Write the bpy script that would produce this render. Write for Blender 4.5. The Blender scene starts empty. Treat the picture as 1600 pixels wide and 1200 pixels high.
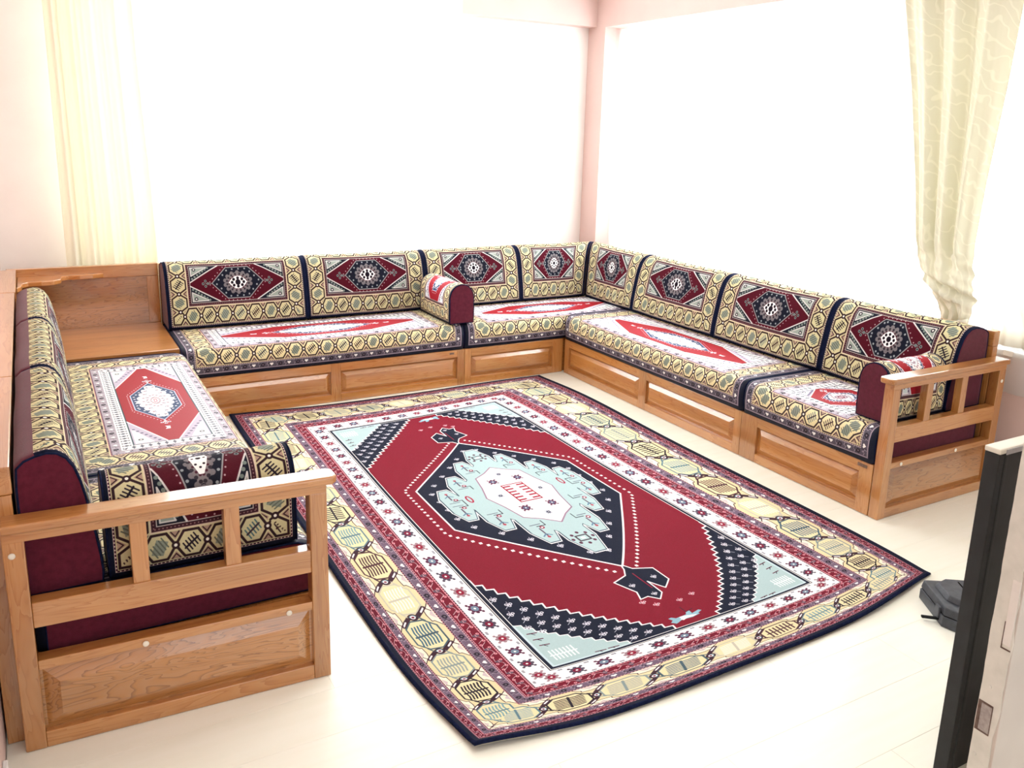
import bpy, math, random
import numpy as np
from mathutils import Vector, Matrix

random.seed(7)
rng = np.random.RandomState(7)
S = bpy.context.scene
COL = S.collection

# ------------------------------------------------------------------ camera
cam_d = bpy.data.cameras.new('camera')
cam = bpy.data.objects.new('camera', cam_d)
COL.objects.link(cam)
F, YAW, PITCH, ROLL = 1330.33, 0.5223, 0.2337, 0.0287
cam_d.sensor_fit = 'HORIZONTAL'
cam_d.sensor_width = 36.0
cam_d.lens = F * 36.0 / 1600.0
cam_d.shift_x = (800 - 808.88) / 1600.0
cam_d.shift_y = (518.27 - 600) / 1600.0
cam_d.clip_start = 0.05
fw = Vector((math.sin(YAW) * math.cos(PITCH), math.cos(YAW) * math.cos(PITCH), -math.sin(PITCH)))
rt = Vector((math.cos(YAW), -math.sin(YAW), 0))
up = rt.cross(fw)
r2 = rt * math.cos(ROLL) + up * math.sin(ROLL)
u2 = -rt * math.sin(ROLL) + up * math.cos(ROLL)
M = Matrix((r2, u2, -fw)).transposed().to_4x4()
M.translation = Vector((-3.1493, -4.8323, 1.65))
cam.matrix_world = M
S.camera = cam

# ------------------------------------------------------------------ light
S.view_settings.view_transform = 'Standard'
S.view_settings.look = 'None'
S.view_settings.gamma = 1.0
S.view_settings.use_curve_mapping = False
S.view_settings.exposure = 0.28
S.cycles.use_denoising = True
S.cycles.max_bounces = 8
S.cycles.diffuse_bounces = 5
S.cycles.glossy_bounces = 3
S.cycles.transmission_bounces = 6
S.cycles.transparent_max_bounces = 8
S.cycles.sample_clamp_indirect = 6.0
world = bpy.data.worlds.new('overcast_sky')
S.world = world
world.use_nodes = True
bg = world.node_tree.nodes['Background']
bg.inputs[0].default_value = (0.92, 0.99, 1.02, 1)
bg.inputs[1].default_value = 1.65


def area(name, loc, rot, sx, sy, power, color=(1, 1, 1), portal=False):
    d = bpy.data.lights.new(name, 'AREA')
    d.shape = 'RECTANGLE'
    d.size, d.size_y, d.energy, d.color = sx, sy, power, color
    o = bpy.data.objects.new(name, d)
    o.location = loc
    o.rotation_euler = rot
    COL.objects.link(o)
    if portal:
        d.cycles.is_portal = True
    return o


R90 = math.pi / 2
# daylight entering by the two windows (between the glass and the sheer) and an opening added in the unseen rear wall
area('back_window_daylight', (-1.62, 1.24, 1.66), (-R90, 0, 0), 2.6, 1.8, 118, (0.93, 0.99, 1.01))
area('right_window_daylight', (1.19, -0.95, 1.62), (0, R90, 0), 1.6, 3.2, 145, (0.93, 0.99, 1.01))
area('ceiling_fill_light', (-1.3, -2.6, 2.68), (0, 0, 0), 1.2, 1.2, 14, (0.94, 0.99, 0.99))  # unseen light added under the ceiling for general fill

# ------------------------------------------------------------------ materials


def mat(name, color=(0.8, 0.8, 0.8), rough=0.6, spec=0.5, metal=0.0, sheen=0.0):
    m = bpy.data.materials.new(name)
    m.use_nodes = True
    b = m.node_tree.nodes['Principled BSDF']
    b.inputs['Base Color'].default_value = (*color, 1)
    b.inputs['Roughness'].default_value = rough
    b.inputs['Specular IOR Level'].default_value = spec
    b.inputs['Metallic'].default_value = metal
    b.inputs['Sheen Weight'].default_value = sheen
    return m


def nd(m, t, **kw):
    n = m.node_tree.nodes.new(t)
    for k, v in kw.items():
        setattr(n, k, v)
    return n


def lk(m, a, b):
    m.node_tree.links.new(a, b)


def s2l(c):
    c = [x / 255.0 for x in c]
    return tuple(x / 12.92 if x <= 0.04045 else ((x + 0.055) / 1.055) ** 2.4 for x in c)


def noisy(name, c1, c2, scale=8, rough=0.6, spec=0.5, bump=0.0, stretch=(1, 1, 1), detail=5, bscale=None, sheen=0.0):
    m = mat(name, c1, rough, spec, sheen=sheen)
    b = m.node_tree.nodes['Principled BSDF']
    tc = nd(m, 'ShaderNodeTexCoord')
    mp = nd(m, 'ShaderNodeMapping')
    mp.inputs['Scale'].default_value = stretch
    nz = nd(m, 'ShaderNodeTexNoise')
    nz.inputs['Scale'].default_value = scale
    nz.inputs['Detail'].default_value = detail
    cr = nd(m, 'ShaderNodeValToRGB')
    cr.color_ramp.elements[0].position = 0.3
    cr.color_ramp.elements[1].position = 0.72
    cr.color_ramp.elements[0].color = (*c1, 1)
    cr.color_ramp.elements[1].color = (*c2, 1)
    lk(m, tc.outputs['Object'], mp.inputs['Vector'])
    lk(m, mp.outputs[0], nz.inputs['Vector'])
    lk(m, nz.outputs['Fac'], cr.inputs[0])
    lk(m, cr.outputs[0], b.inputs['Base Color'])
    if bump:
        bz = nd(m, 'ShaderNodeTexNoise')
        bz.inputs['Scale'].default_value = bscale or scale * 6
        lk(m, mp.outputs[0], bz.inputs['Vector'])
        bp = nd(m, 'ShaderNodeBump')
        bp.inputs['Strength'].default_value = bump
        bp.inputs['Distance'].default_value = 0.002
        lk(m, bz.outputs['Fac'], bp.inputs['Height'])
        lk(m, bp.outputs[0], b.inputs['Normal'])
    return m


def wood(name, axis, tint=1.0, knots=0.0):
    """Honey varnished pine, grain along the given axis."""
    c = lambda r, g, b: tuple(v * tint for v in s2l((r, g, b)))
    m = mat(name, c(196, 134, 76), 0.28, 0.5)
    b = m.node_tree.nodes['Principled BSDF']
    b.inputs['Coat Weight'].default_value = 0.9
    b.inputs['Coat IOR'].default_value = 1.75
    b.inputs['Coat Roughness'].default_value = 0.12
    tc = nd(m, 'ShaderNodeTexCoord')
    oi = nd(m, 'ShaderNodeObjectInfo')
    add = nd(m, 'ShaderNodeVectorMath', operation='ADD')
    lk(m, tc.outputs['Object'], add.inputs[0])
    mu = nd(m, 'ShaderNodeVectorMath', operation='SCALE')
    mu.inputs['Scale'].default_value = 7.0
    cmb = nd(m, 'ShaderNodeCombineXYZ')
    for i in range(3):
        lk(m, oi.outputs['Random'], cmb.inputs[i])
    lk(m, cmb.outputs[0], mu.inputs[0])
    lk(m, mu.outputs[0], add.inputs[1])
    mp = nd(m, 'ShaderNodeMapping')
    sc = [14.0 if not knots else 6.5] * 3
    sc[axis] = 1.1 if not knots else .8
    mp.inputs['Scale'].default_value = sc
    lk(m, add.outputs[0], mp.inputs['Vector'])
    n1 = nd(m, 'ShaderNodeTexNoise')
    n1.inputs['Scale'].default_value = 1.6
    n1.inputs['Detail'].default_value = 3
    n1.inputs['Distortion'].default_value = 0.8
    lk(m, mp.outputs[0], n1.inputs['Vector'])
    # growth rings: a saw of the low noise
    mm = nd(m, 'ShaderNodeMath', operation='MULTIPLY')
    mm.inputs[1].default_value = 9.0
    lk(m, n1.outputs['Fac'], mm.inputs[0])
    fr = nd(m, 'ShaderNodeMath', operation='FRACT')
    lk(m, mm.outputs[0], fr.inputs[0])
    cr = nd(m, 'ShaderNodeValToRGB')
    e = cr.color_ramp.elements
    e[0].position, e[1].position = 0.0, 1.0
    e[0].color = (*c(200, 140, 78), 1)
    e[1].color = (*c(180, 113, 54), 1)
    el = cr.color_ramp.elements.new(0.7)
    el.color = (*c(194, 130, 68), 1)
    if knots:
        e[0].color = (*c(196, 140, 86), 1)
        cr.color_ramp.elements[-1].color = (*c(146, 94, 50), 1)
        mm.inputs[1].default_value = 15.0
        n1.inputs['Distortion'].default_value = 1.6
    lk(m, fr.outputs[0], cr.inputs[0])
    # darker patches (stain taken by soft wood)
    n2 = nd(m, 'ShaderNodeTexNoise')
    n2.inputs['Scale'].default_value = 0.55
    n2.inputs['Detail'].default_value = 2
    lk(m, mp.outputs[0], n2.inputs['Vector'])
    c2 = nd(m, 'ShaderNodeValToRGB')
    c2.color_ramp.elements[0].position = 0.32
    c2.color_ramp.elements[1].position = 0.55
    c2.color_ramp.elements[0].color = (0.60 - knots, 0.55 - knots, 0.50 - knots, 1)
    c2.color_ramp.elements[1].color = (1, 1, 1, 1)
    lk(m, n2.outputs['Fac'], c2.inputs[0])
    mx = nd(m, 'ShaderNodeMixRGB', blend_type='MULTIPLY')
    mx.inputs[0].default_value = 0.75
    lk(m, cr.outputs[0], mx.inputs[1])
    lk(m, c2.outputs[0], mx.inputs[2])
    lk(m, mx.outputs[0], b.inputs['Base Color'])
    return m


WOODX, WOODY, WOODZ = wood('honey_pine_grain_x', 0), wood('honey_pine_grain_y', 1), wood('honey_pine_grain_z', 2)
KNOTX, KNOTY = wood('knotty_pine_grain_x', 0, 0.95, 0.15), wood('knotty_pine_grain_y', 1, 0.97, 0.12)
WOOD = (WOODX, WOODY, WOODZ)
BURG = noisy('burgundy_velour', s2l((84, 22, 40)), s2l((98, 30, 50)), 60, 0.95, 0.1, 0.5, bscale=420, sheen=0.25)
NAVY = noisy('navy_pile', s2l((14, 20, 44)), s2l((26, 34, 66)), 90, 0.95, 0.1, 0.5, bscale=500)
WALL = noisy('pale_pink_plaster', s2l((217, 190, 183)), s2l((223, 197, 190)), 3, 0.8, 0.2, 0.15, bscale=90)
WALLW = noisy('white_plaster', s2l((244, 238, 234)), s2l((250, 245, 241)), 3, 0.8, 0.2, 0.15, bscale=90)
CEIL = noisy('ceiling_paint', s2l((250, 246, 240)), s2l((252, 249, 245)), 3, 0.9, 0.1)
FLOORM = noisy('cream_laminate', s2l((247, 246, 231)), s2l((251, 250, 238)), 2.5, 0.32, 0.5, 0.0, stretch=(1, 9, 1))
WHITE = noisy('white_pvc', s2l((240, 240, 238)), s2l((246, 246, 244)), 5, 0.35, 0.4)
BLACK = noisy('black_enamel', s2l((30, 32, 34)), s2l((40, 42, 45)), 20, 0.55, 0.4)
DARKER = noisy('dark_recess', s2l((24, 26, 28)), s2l((38, 40, 42)), 30, 0.8, 0.2)
HOLE = noisy('hole_black', s2l((8, 8, 9)), s2l((12, 12, 13)), 20, 0.9, 0.1)
CREAMP = noisy('cream_lacquer', s2l((226, 222, 208)), s2l((236, 232, 220)), 8, 0.4, 0.4)
STEEL = noisy('brushed_steel', s2l((180, 182, 186)), s2l((200, 202, 206)), 20, 0.3, 0.5)
STEEL.node_tree.nodes['Principled BSDF'].inputs['Metallic'].default_value = 0.9
DOORE = noisy('door_edge_paint', s2l((206, 203, 193)), s2l((222, 217, 208)), 26, 0.5, 0.3)
DOORF = noisy('door_face_paint', s2l((190, 178, 168)), s2l((200, 188, 177)), 6, 0.6, 0.3)
RUST = noisy('old_brown_metal', s2l((86, 66, 58)), s2l((120, 100, 92)), 60, 0.7, 0.3)
PLASTIC = noisy('charcoal_plastic', s2l((62, 66, 72)), s2l((78, 82, 90)), 40, 0.45, 0.4, 0.3, bscale=300)
YELLOW = noisy('yellow_sticker', s2l((236, 214, 70)), s2l((242, 222, 90)), 30, 0.5, 0.3)
LABELM = noisy('brown_metal_tag', s2l((110, 82, 66)), s2l((130, 104, 88)), 200, 0.4, 0.5)
CAPM = noisy('white_screw_cap', s2l((236, 226, 208)), s2l((244, 236, 222)), 40, 0.5, 0.4)
BACKING = noisy('cream_backing', s2l((220, 208, 178)), s2l((230, 220, 192)), 80, 0.9, 0.1)


def cloth(name, col, trans=0.5, clear=0.0, pattern=False):
    m = bpy.data.materials.new(name)
    m.use_nodes = True
    nt = m.node_tree
    nt.nodes.clear()
    out = nd(m, 'ShaderNodeOutputMaterial')
    d = nd(m, 'ShaderNodeBsdfDiffuse')
    t = nd(m, 'ShaderNodeBsdfTranslucent')
    d.inputs[0].default_value = (*col, 1)
    t.inputs[0].default_value = (*col, 1)
    mx = nd(m, 'ShaderNodeMixShader')
    mx.inputs[0].default_value = trans
    lk(m, d.outputs[0], mx.inputs[1])
    lk(m, t.outputs[0], mx.inputs[2])
    last = mx
    if pattern:      # embroidered scrolls: slightly denser threads
        tc = nd(m, 'ShaderNodeTexCoord')
        w = nd(m, 'ShaderNodeTexWave', wave_type='RINGS')
        w.inputs['Scale'].default_value = 7.0
        w.inputs['Distortion'].default_value = 9.0
        w.inputs['Detail'].default_value = 1.0
        w.inputs['Detail Scale'].default_value = 1.5
        lk(m, tc.outputs['Object'], w.inputs['Vector'])
        cr = nd(m, 'ShaderNodeValToRGB')
        cr.color_ramp.elements[0].position = 0.88
        cr.color_ramp.elements[0].color = (*col, 1)
        cr.color_ramp.elements[1].position = 0.97
        cr.color_ramp.elements[1].color = (min(1, col[0] * 1.1), min(1, col[1] * 1.1), min(1, col[2] * 1.12), 1)
        lk(m, w.outputs['Fac'], cr.inputs[0])
        lk(m, cr.outputs[0], d.inputs[0])
        lk(m, cr.outputs[0], t.inputs[0])
    if clear > 0:
        tr = nd(m, 'ShaderNodeBsdfTransparent')
        m2 = nd(m, 'ShaderNodeMixShader')
        m2.inputs[0].default_value = clear
        lk(m, last.outputs[0], m2.inputs[1])
        lk(m, tr.outputs[0], m2.inputs[2])
        last = m2
    lk(m, last.outputs[0], out.inputs[0])
    return m


SHEER = cloth('white_sheer', (0.95, 0.95, 0.95), 0.6, 0.55)
CREAMCURT = cloth('cream_curtain', s2l((246, 242, 226)), 0.34, 0.0)
CREAMCURT2 = cloth('cream_scroll_curtain', s2l((224, 220, 203)), 0.24, 0.0, True)
WHITECURT = cloth('ivory_voile', s2l((250, 248, 238)), 0.5, 0.05)
GLASS = bpy.data.materials.new('window_glass')
GLASS.use_nodes = True
_g = GLASS.node_tree
_g.nodes.clear()
_o = nd(GLASS, 'ShaderNodeOutputMaterial')
_t = nd(GLASS, 'ShaderNodeBsdfTransparent')
_s = nd(GLASS, 'ShaderNodeBsdfGlossy')
_s.inputs['Roughness'].default_value = 0.02
_m = nd(GLASS, 'ShaderNodeMixShader')
_m.inputs[0].default_value = 0.06
lk(GLASS, _t.outputs[0], _m.inputs[1])
lk(GLASS, _s.outputs[0], _m.inputs[2])
lk(GLASS, _m.outputs[0], _o.inputs[0])

# ------------------------------------------------------------------ textile drawing (numbers only, nothing is loaded)
RES = 1000.0   # pixels per metre
C_NAVY = (12, 19, 42)
C_RED = (124, 5, 34)
C_CREAM = (222, 210, 166)
C_WHITE = (250, 247, 244)
C_PINK = (232, 160, 170)
C_MAR = (104, 20, 46)
C_PLUM = (70, 36, 56)
C_BLUE = (172, 196, 198)
C_TEAL = (118, 156, 168)
C_GREY = (132, 146, 146)
C_DARK = (34, 26, 40)
C_LILAC = (160, 144, 158)


class Cv:
    def __init__(self, w, h, col=(255, 255, 255), res=RES):
        self.w, self.h, self.r = w, h, res
        self.W, self.H = max(2, int(round(w * res))), max(2, int(round(h * res)))
        self.a = np.empty((self.H, self.W, 3), np.float32)
        self.a[:] = col

    def _box(self, x0, y0, x1, y1):
        r = self.r
        a, b = int(max(0, math.floor(x0 * r))), int(min(self.W, math.ceil(x1 * r) + 1))
        c, d = int(max(0, math.floor(y0 * r))), int(min(self.H, math.ceil(y1 * r) + 1))
        if a >= b or c >= d:
            return None
        xs = (np.arange(a, b) + 0.5) / r
        ys = (np.arange(c, d) + 0.5) / r
        return a, b, c, d, xs[None, :], ys[:, None]

    def _mix(self, bx, cov, col):
        a, b, c, d = bx[:4]
        cov = np.clip(cov, 0, 1)[..., None]
        v = self.a[c:d, a:b]
        v *= (1 - cov)
        v += cov * np.array(col, np.float32)

    def rect(self, x0, y0, x1, y1, col):
        bx = self._box(x0, y0, x1, y1)
        if bx is None:
            return
        X, Y = bx[4], bx[5]
        cov = np.clip(np.minimum(X - x0, x1 - X) * self.r + .5, 0, 1) * np.clip(np.minimum(Y - y0, y1 - Y) * self.r + .5, 0, 1)
        self._mix(bx, cov, col)

    def poly(self, pts, col):
        p = np.array(pts, float)
        bx = self._box(p[:, 0].min(), p[:, 1].min(), p[:, 0].max(), p[:, 1].max())
        if bx is None:
            return
        X, Y = bx[4], bx[5]
        cov = 0
        for oy in (-.25, .25):
            inside = np.zeros(np.broadcast(X, Y).shape, bool)
            YY = Y + oy / self.r
            n = len(p)
            for i in range(n):
                x1, y1 = p[i]
                x2, y2 = p[(i + 1) % n]
                if y1 == y2:
                    continue
                cond = (y1 > YY) != (y2 > YY)
                xi = (x2 - x1) * (YY - y1) / (y2 - y1) + x1
                inside ^= cond & (X < xi)
            cov = cov + inside * .5
        self._mix(bx, cov, col)

    def circ(self, x, y, r, col, ry=None):
        ry = ry or r
        bx = self._box(x - r, y - ry, x + r, y + ry)
        if bx is None:
            return
        dd = np.sqrt(((bx[4] - x) / r) ** 2 + ((bx[5] - y) / ry) ** 2)
        self._mix(bx, (1 - dd) * min(r, ry) * self.r + .5, col)

    def line(self, pts, wd, col, closed=False):
        n = len(pts)
        for i in range(n if closed else n - 1):
            (x1, y1), (x2, y2) = pts[i], pts[(i + 1) % n]
            h = wd / 2
            bx = self._box(min(x1, x2) - h, min(y1, y2) - h, max(x1, x2) + h, max(y1, y2) + h)
            if bx is None:
                continue
            dx, dy = x2 - x1, y2 - y1
            L2 = dx * dx + dy * dy + 1e-12
            t = np.clip(((bx[4] - x1) * dx + (bx[5] - y1) * dy) / L2, 0, 1)
            dd = np.sqrt((bx[4] - x1 - t * dx) ** 2 + (bx[5] - y1 - t * dy) ** 2)
            self._mix(bx, (h - dd) * self.r + .5, col)

    def put(self, arr, x, y):
        """Paste array with its lower left corner at x, y (metres)."""
        i, j = int(round(x * self.r)), int(round(y * self.r))
        h, w = arr.shape[:2]
        i0, j0 = max(0, -i), max(0, -j)
        i1, j1 = min(w, self.W - i), min(h, self.H - j)
        if i1 > i0 and j1 > j0:
            self.a[j + j0:j + j1, i + i0:i + i1] = arr[j0:j1, i0:i1]


def strip(L, W, tiles, bg):
    """Row of tiles (arrays W high) repeated along length L, fitted to a whole number."""
    cv = Cv(L, W, bg)
    tw = tiles[0].shape[1]
    n = max(1, int(round(cv.W / tw)))
    pitch = cv.W / n
    for k in range(n):
        t = tiles[k % len(tiles)]
        x = int(round(k * pitch + (pitch - tw) / 2))
        x0 = max(0, -x)
        x1 = min(tw, cv.W - x)
        hh = min(t.shape[0], cv.H)
        if x1 > x0:
            cv.a[:hh, x + x0:x + x1] = t[:hh, x0:x1]
    return cv.a


def frame(cv, d0, d1, fn):
    """Mitred band between distances d0 and d1 from the border of the canvas."""
    H, W = cv.H, cv.W
    a, b = int(round(d0 * cv.r)), int(round(d1 * cv.r))
    if b <= a:
        return
    hz, vt = fn(cv.w, d1 - d0), fn(cv.h, d1 - d0)
    hz = hz[:b - a]
    vt = vt[:b - a]
    y = np.arange(H)[:, None]
    x = np.arange(W)[None, :]
    dl, dr, db, dt = x + 0 * y, (W - 1 - x) + 0 * y, y + 0 * x, (H - 1 - y) + 0 * x
    dist = np.minimum(np.minimum(dl, dr), np.minimum(db, dt))
    band = (dist >= a) & (dist < b)
    v = np.clip(dist - a, 0, hz.shape[0] - 1)
    for k, (dm, src, uu) in enumerate(((db, hz, x + 0 * y), (dt, hz, x + 0 * y), (dl, vt, y + 0 * x), (dr, vt, y + 0 * x))):
        mk = band & (dm == dist)
        vv = np.clip(v, 0, src.shape[0] - 1)
        u = np.clip(uu, 0, src.shape[1] - 1)
        cv.a[mk] = src[vv[mk], u[mk]]


def solid(col):
    return lambda L, W: Cv(L, W, col).a


def guard(c1=C_PLUM, c2=C_PINK, c3=C_DARK):
    """Narrow guard stripe: two fine lines with dots between."""
    def f(L, W):
        t = Cv(0.011, W, c1)
        t.circ(0.0055, W / 2, 0.0022, c2)
        a = strip(L, W, [t.a], c1)
        a[:1] = c2
        a[-1:] = c3
        return a
    return f


def floral(base=(112, 92, 112), pitch=0.056):
    """Lilac stripe: white heart flowers and dark lozenges in turn."""
    def f(L, W):
        c = Cv(pitch * 2, W, base)
        m = W / 2
        for k in range(2):
            x0 = k * pitch + pitch / 2
            if k == 0:
                s = W * .34
                c.poly([(x0 - s, m), (x0 - s * .3, m + s * .9), (x0 + s * .7, m + s * .7), (x0 + s, m), (x0 + s * .4, m - s), (x0 - s * .7, m - s * .7)], C_DARK)
                c.circ(x0, m, W * .1, C_LILAC)
                c.circ(x0, m, W * .05, C_DARK)
            else:
                s = W * .27
                c.circ(x0 - s * .5, m + s * .3, s * .55, C_WHITE)
                c.circ(x0 + s * .5, m + s * .3, s * .55, C_WHITE)
                c.poly([(x0 - s, m + s * .2), (x0 + s, m + s * .2), (x0, m - s)], C_WHITE)
            xl = k * pitch
            c.line([(xl + .004, W * .15), (xl + .009, W * .45), (xl - .003, W * .55), (xl + .003, W * .88)], .0028, C_LILAC)
            c.line([(xl + .011, W * .15), (xl + .015, W * .45), (xl + .005, W * .55), (xl + .010, W * .88)], .0022, C_DARK)
        a = strip(L, W, [c.a], base)
        a[:2] = C_LILAC
        a[-2:] = C_LILAC
        return a
    return f


def vine(base=(98, 12, 36), pitch=0.085):
    """Red stripe with a pink-white zigzag stem, blossoms and grey leaves."""
    def f(L, W):
        c = Cv(pitch * 2, W, base)
        for k in range(2):
            x0 = k * pitch
            pts = [(x0, W * .25), (x0 + pitch * .22, W * .75), (x0 + pitch * .38, W * .7), (x0 + pitch * .55, W * .25), (x0 + pitch * .78, W * .3), (x0 + pitch, W * .72 if k == 0 else W * .25)]
            c.line(pts, .0048, C_DARK)
            c.line(pts, .0024, C_PINK)
            for q, (fx, fy) in enumerate(((.12, .75), (.33, .25), (.62, .72), (.86, .30))):
                c.circ(x0 + pitch * fx, W * fy, W * .12, C_PINK)
                c.circ(x0 + pitch * fx, W * fy, W * .05, base)
            c.poly([(x0 + pitch * .40, W * .45), (x0 + pitch * .52, W * .85), (x0 + pitch * .62, W * .5), (x0 + pitch * .5, W * .15)], (96, 80, 96))
            c.line([(x0 + pitch * .44, W * .5), (x0 + pitch * .58, W * .5)], .002, C_PINK)
        a = strip(L, W, [c.a], base)
        a[:2] = C_PINK
        a[-2:] = C_PINK
        return a
    return f


def flowers(cv, x, y, s, c1, c2):
    for k in range(8):
        an = k * math.pi / 4
        r = s * (.62 if k % 2 else .72)
        cv.circ(x + r * math.cos(an), y + r * math.sin(an), s * .26, c1)
    cv.circ(x, y, s * .52, c2)
    cv.circ(x, y, s * .16, C_WHITE)
    for k in range(4):
        an = math.pi / 4 + k * math.pi / 2
        cv.circ(x + s * 1.08 * math.cos(an), y + s * 1.08 * math.sin(an), s * .2, c1)


def whiteband(pitch=0.088):
    def f(L, W):
        tiles = []
        for k, (c1, c2) in enumerate((((70, 60, 80), (120, 16, 50)), ((84, 30, 62), (110, 130, 150)), ((150, 120, 130), (140, 24, 52)))):
            c = Cv(pitch, W, (252, 248, 248))
            flowers(c, pitch / 2, W / 2, W * .30, c1, c2)
            for yy in (W * .12, W * .88):
                c.circ(.004, yy, .005, (150, 150, 160))
                c.circ(pitch - .004, yy, .005, (150, 150, 160))
            tiles.append(c.a)
        return strip(L, W, tiles, (252, 248, 248))
    return f


def ladder(pitch=0.03):
    def f(L, W):
        c = Cv(pitch, W, (250, 248, 248))
        c.poly([(pitch / 2 - .009, W / 2), (pitch / 2, W / 2 + .012), (pitch / 2 + .009, W / 2), (pitch / 2, W / 2 - .012)], (70, 74, 92))
        c.line([(pitch / 2, W * .1), (pitch / 2, W * .9)], .003, (96, 100, 116))
        c.line([(pitch / 2 - .007, W * .8), (pitch / 2 + .007, W * .8)], .003, (96, 100, 116))
        c.line([(pitch / 2 - .007, W * .2), (pitch / 2 + .007, W * .2)], .003, (96, 100, 116))
        return strip(L, W, [c.a], (250, 248, 248))
    return f


def octo_tile(p, W, oc, tc, rot=False, dark=(58, 30, 44), base=C_CREAM, lw=.0065):
    """One cell of the wide cream border: octagon with a comb, chain links and corner arrows."""
    c = Cv(p, W, base)
    m, h = W / 2, p / 2
    k = W / 0.17
    lw *= max(.88, min(1.15, k))
    # corner triangles (light, outlined)
    for sx in (0, 1):
        for sy in (0, 1):
            X = lambda v: v if sx == 0 else p - v
            Y = lambda v: v if sy == 0 else W - v
            t = [(X(.0), Y(.0)), (X(p * .30), Y(.0)), (X(p * .17), Y(W * .11)), (X(p * .17), Y(W * .17)), (X(0), Y(W * .19))]
            c.poly(t, (246, 236, 212))
            c.line(t[1:], lw * .5, dark)
            c.poly([(X(.0), Y(W * .02)), (X(p * .13), Y(W * .02)), (X(0), Y(W * .12))], (206, 188, 190))
    # octagon
    ox, oy, q = p * .40, W * .36, .42
    octp = [(h - ox, m - oy * q), (h - ox * .55, m - oy), (h + ox * .55, m - oy), (h + ox, m - oy * q),
            (h + ox, m + oy * q), (h + ox * .55, m + oy), (h - ox * .55, m + oy), (h - ox, m + oy * q)]
    c.poly(octp, tuple(min(255, v + 6) for v in base))
    c.line(octp, lw * (1.0 if k > .8 else .75), oc, True)
    # comb
    n = 7
    if not rot:
        for i in range(n):
            yy = m + (i - (n - 1) / 2) * oy * .21
            of = (i - (n - 1) / 2) * p * .012
            c.line([(h - ox * .68 + of, yy - .003 * k), (h - ox * .30 + of, yy + .002 * k), (h + ox * .32 + of, yy - .002 * k), (h + ox * .68 + of, yy + .003 * k)], lw * .95, tc)
        c.line([(h - p * .035, m - oy * .74), (h + p * .035, m + oy * .74)], lw * 1.25, oc)
    else:
        for i in range(n):
            xx = h + (i - (n - 1) / 2) * ox * .21
            of = (i - (n - 1) / 2) * W * .008
            c.line([(xx, m - oy * .66 + of), (xx, m + oy * .66 + of)], lw * .95, tc)
        c.line([(h - ox * .74, m - W * .02), (h + ox * .74, m + W * .02)], lw * 1.2, oc)
    # chain links at both cell ends (node and two bars)
    for X0 in (0, p):
        for sy in (-1, 1):
            xa, ya = X0, m + sy * W * .10
            xb = X0 + (sy * p * .20)
            yb = m + sy * W * .36
            pts = [(xa, ya), (X0 + sy * p * .10, m + sy * W * .24), (xb, yb)]
            c.line(pts, lw * 2.6, dark)
            c.line([(X0 + sy * p * .10, m + sy * W * .25), (xb, yb)], lw * 1.0, (244, 240, 240))
            pts2 = [(xa, ya), (X0 - sy * p * .12, m + sy * W * .20)]
            c.line(pts2, lw, oc)
            c.line([(xb, yb), (X0 + sy * p * .10, m + sy * W * .47)], lw * .6, dark)
        c.circ(X0, m, p * .085, dark, W * .12)
        c.circ(X0, m, p * .058, C_TEAL if X0 == 0 else dark, W * .085)
        c.circ(X0, m, p * .045, (236, 232, 236), W * .06)
        c.circ(X0, m, p * .022, (110, 14, 40), W * .035)
    return c.a


def hexa_tile(p, W, oc, tc, base, dark=(44, 26, 32), flip=False):
    """Cell of the narrow cream border on the cushions: hexagon lattice with ring nodes and slanting combs."""
    c = Cv(p, W, base)
    m, h = W / 2, p / 2
    lw = .0078
    for sy in (0, 1):
        Y = (lambda v: v) if sy == 0 else (lambda v: W - v)
        for X0, d in ((0, 1), (p, -1)):
            c.poly([(X0, Y(W * .30)), (X0 + d * p * .20, Y(W * .04)), (X0, Y(W * .04))], (170, 140, 124))
            c.line([(X0, Y(W * .22)), (X0 + d * p * .13, Y(W * .05))], .0035, dark)
    pts = [(0, m), (p * .27, W * .93), (p * .73, W * .93), (p, m)]
    c.line(pts, lw, dark)
    c.line([(x, W - y) for x, y in pts], lw, dark)
    light = sum(tc) > 330
    if light:
        c.poly([(p * .24, W * .30), (p * .60, W * .22), (p * .78, W * .66), (p * .42, W * .78)], tc)
    n = 5
    for i in range(n):
        t = (i - (n - 1) / 2)
        x, y = h + t * p * .085, m + t * W * .075 * (-1 if flip else 1)
        c.line([(x - p * .10, y + W * .16 * 1.0), (x + p * .10, y - W * .16 * 1.0)], .0042, tc if not light else tuple(int(v * .72) for v in tc))
    if not light:
        c.line([(h - p * .20, m - W * .16 * (-1 if flip else 1)), (h + p * .20, m + W * .16 * (-1 if flip else 1))], .006, oc)
    for X0 in (0, p):
        c.circ(X0, m, p * .13, dark, W * .13)
        c.circ(X0, m, p * .055, (240, 236, 226), W * .055)
    return c.a


def hexaband(p, base, cols, dark=(44, 26, 32)):
    def f(L, W):
        n = max(2, int(round(L / p)))
        pp = L / n
        cv = Cv(L, W, base)
        cache = {}
        for k in range(n):
            key = k % len(cols)
            if key not in cache:
                cache[key] = hexa_tile(pp, W, *cols[key], base=base, dark=dark)
            cv.put(cache[key][:cv.H], k * pp, 0)
        return cv.a
    return f


OCOLS = [((78, 44, 52), (78, 44, 52)), ((92, 124, 136), (122, 160, 168)), (C_DARK, C_DARK), (C_GREY, (150, 160, 156)), ((70, 92, 104), (60, 100, 124)), ((196, 190, 170), (236, 236, 226))]


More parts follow.
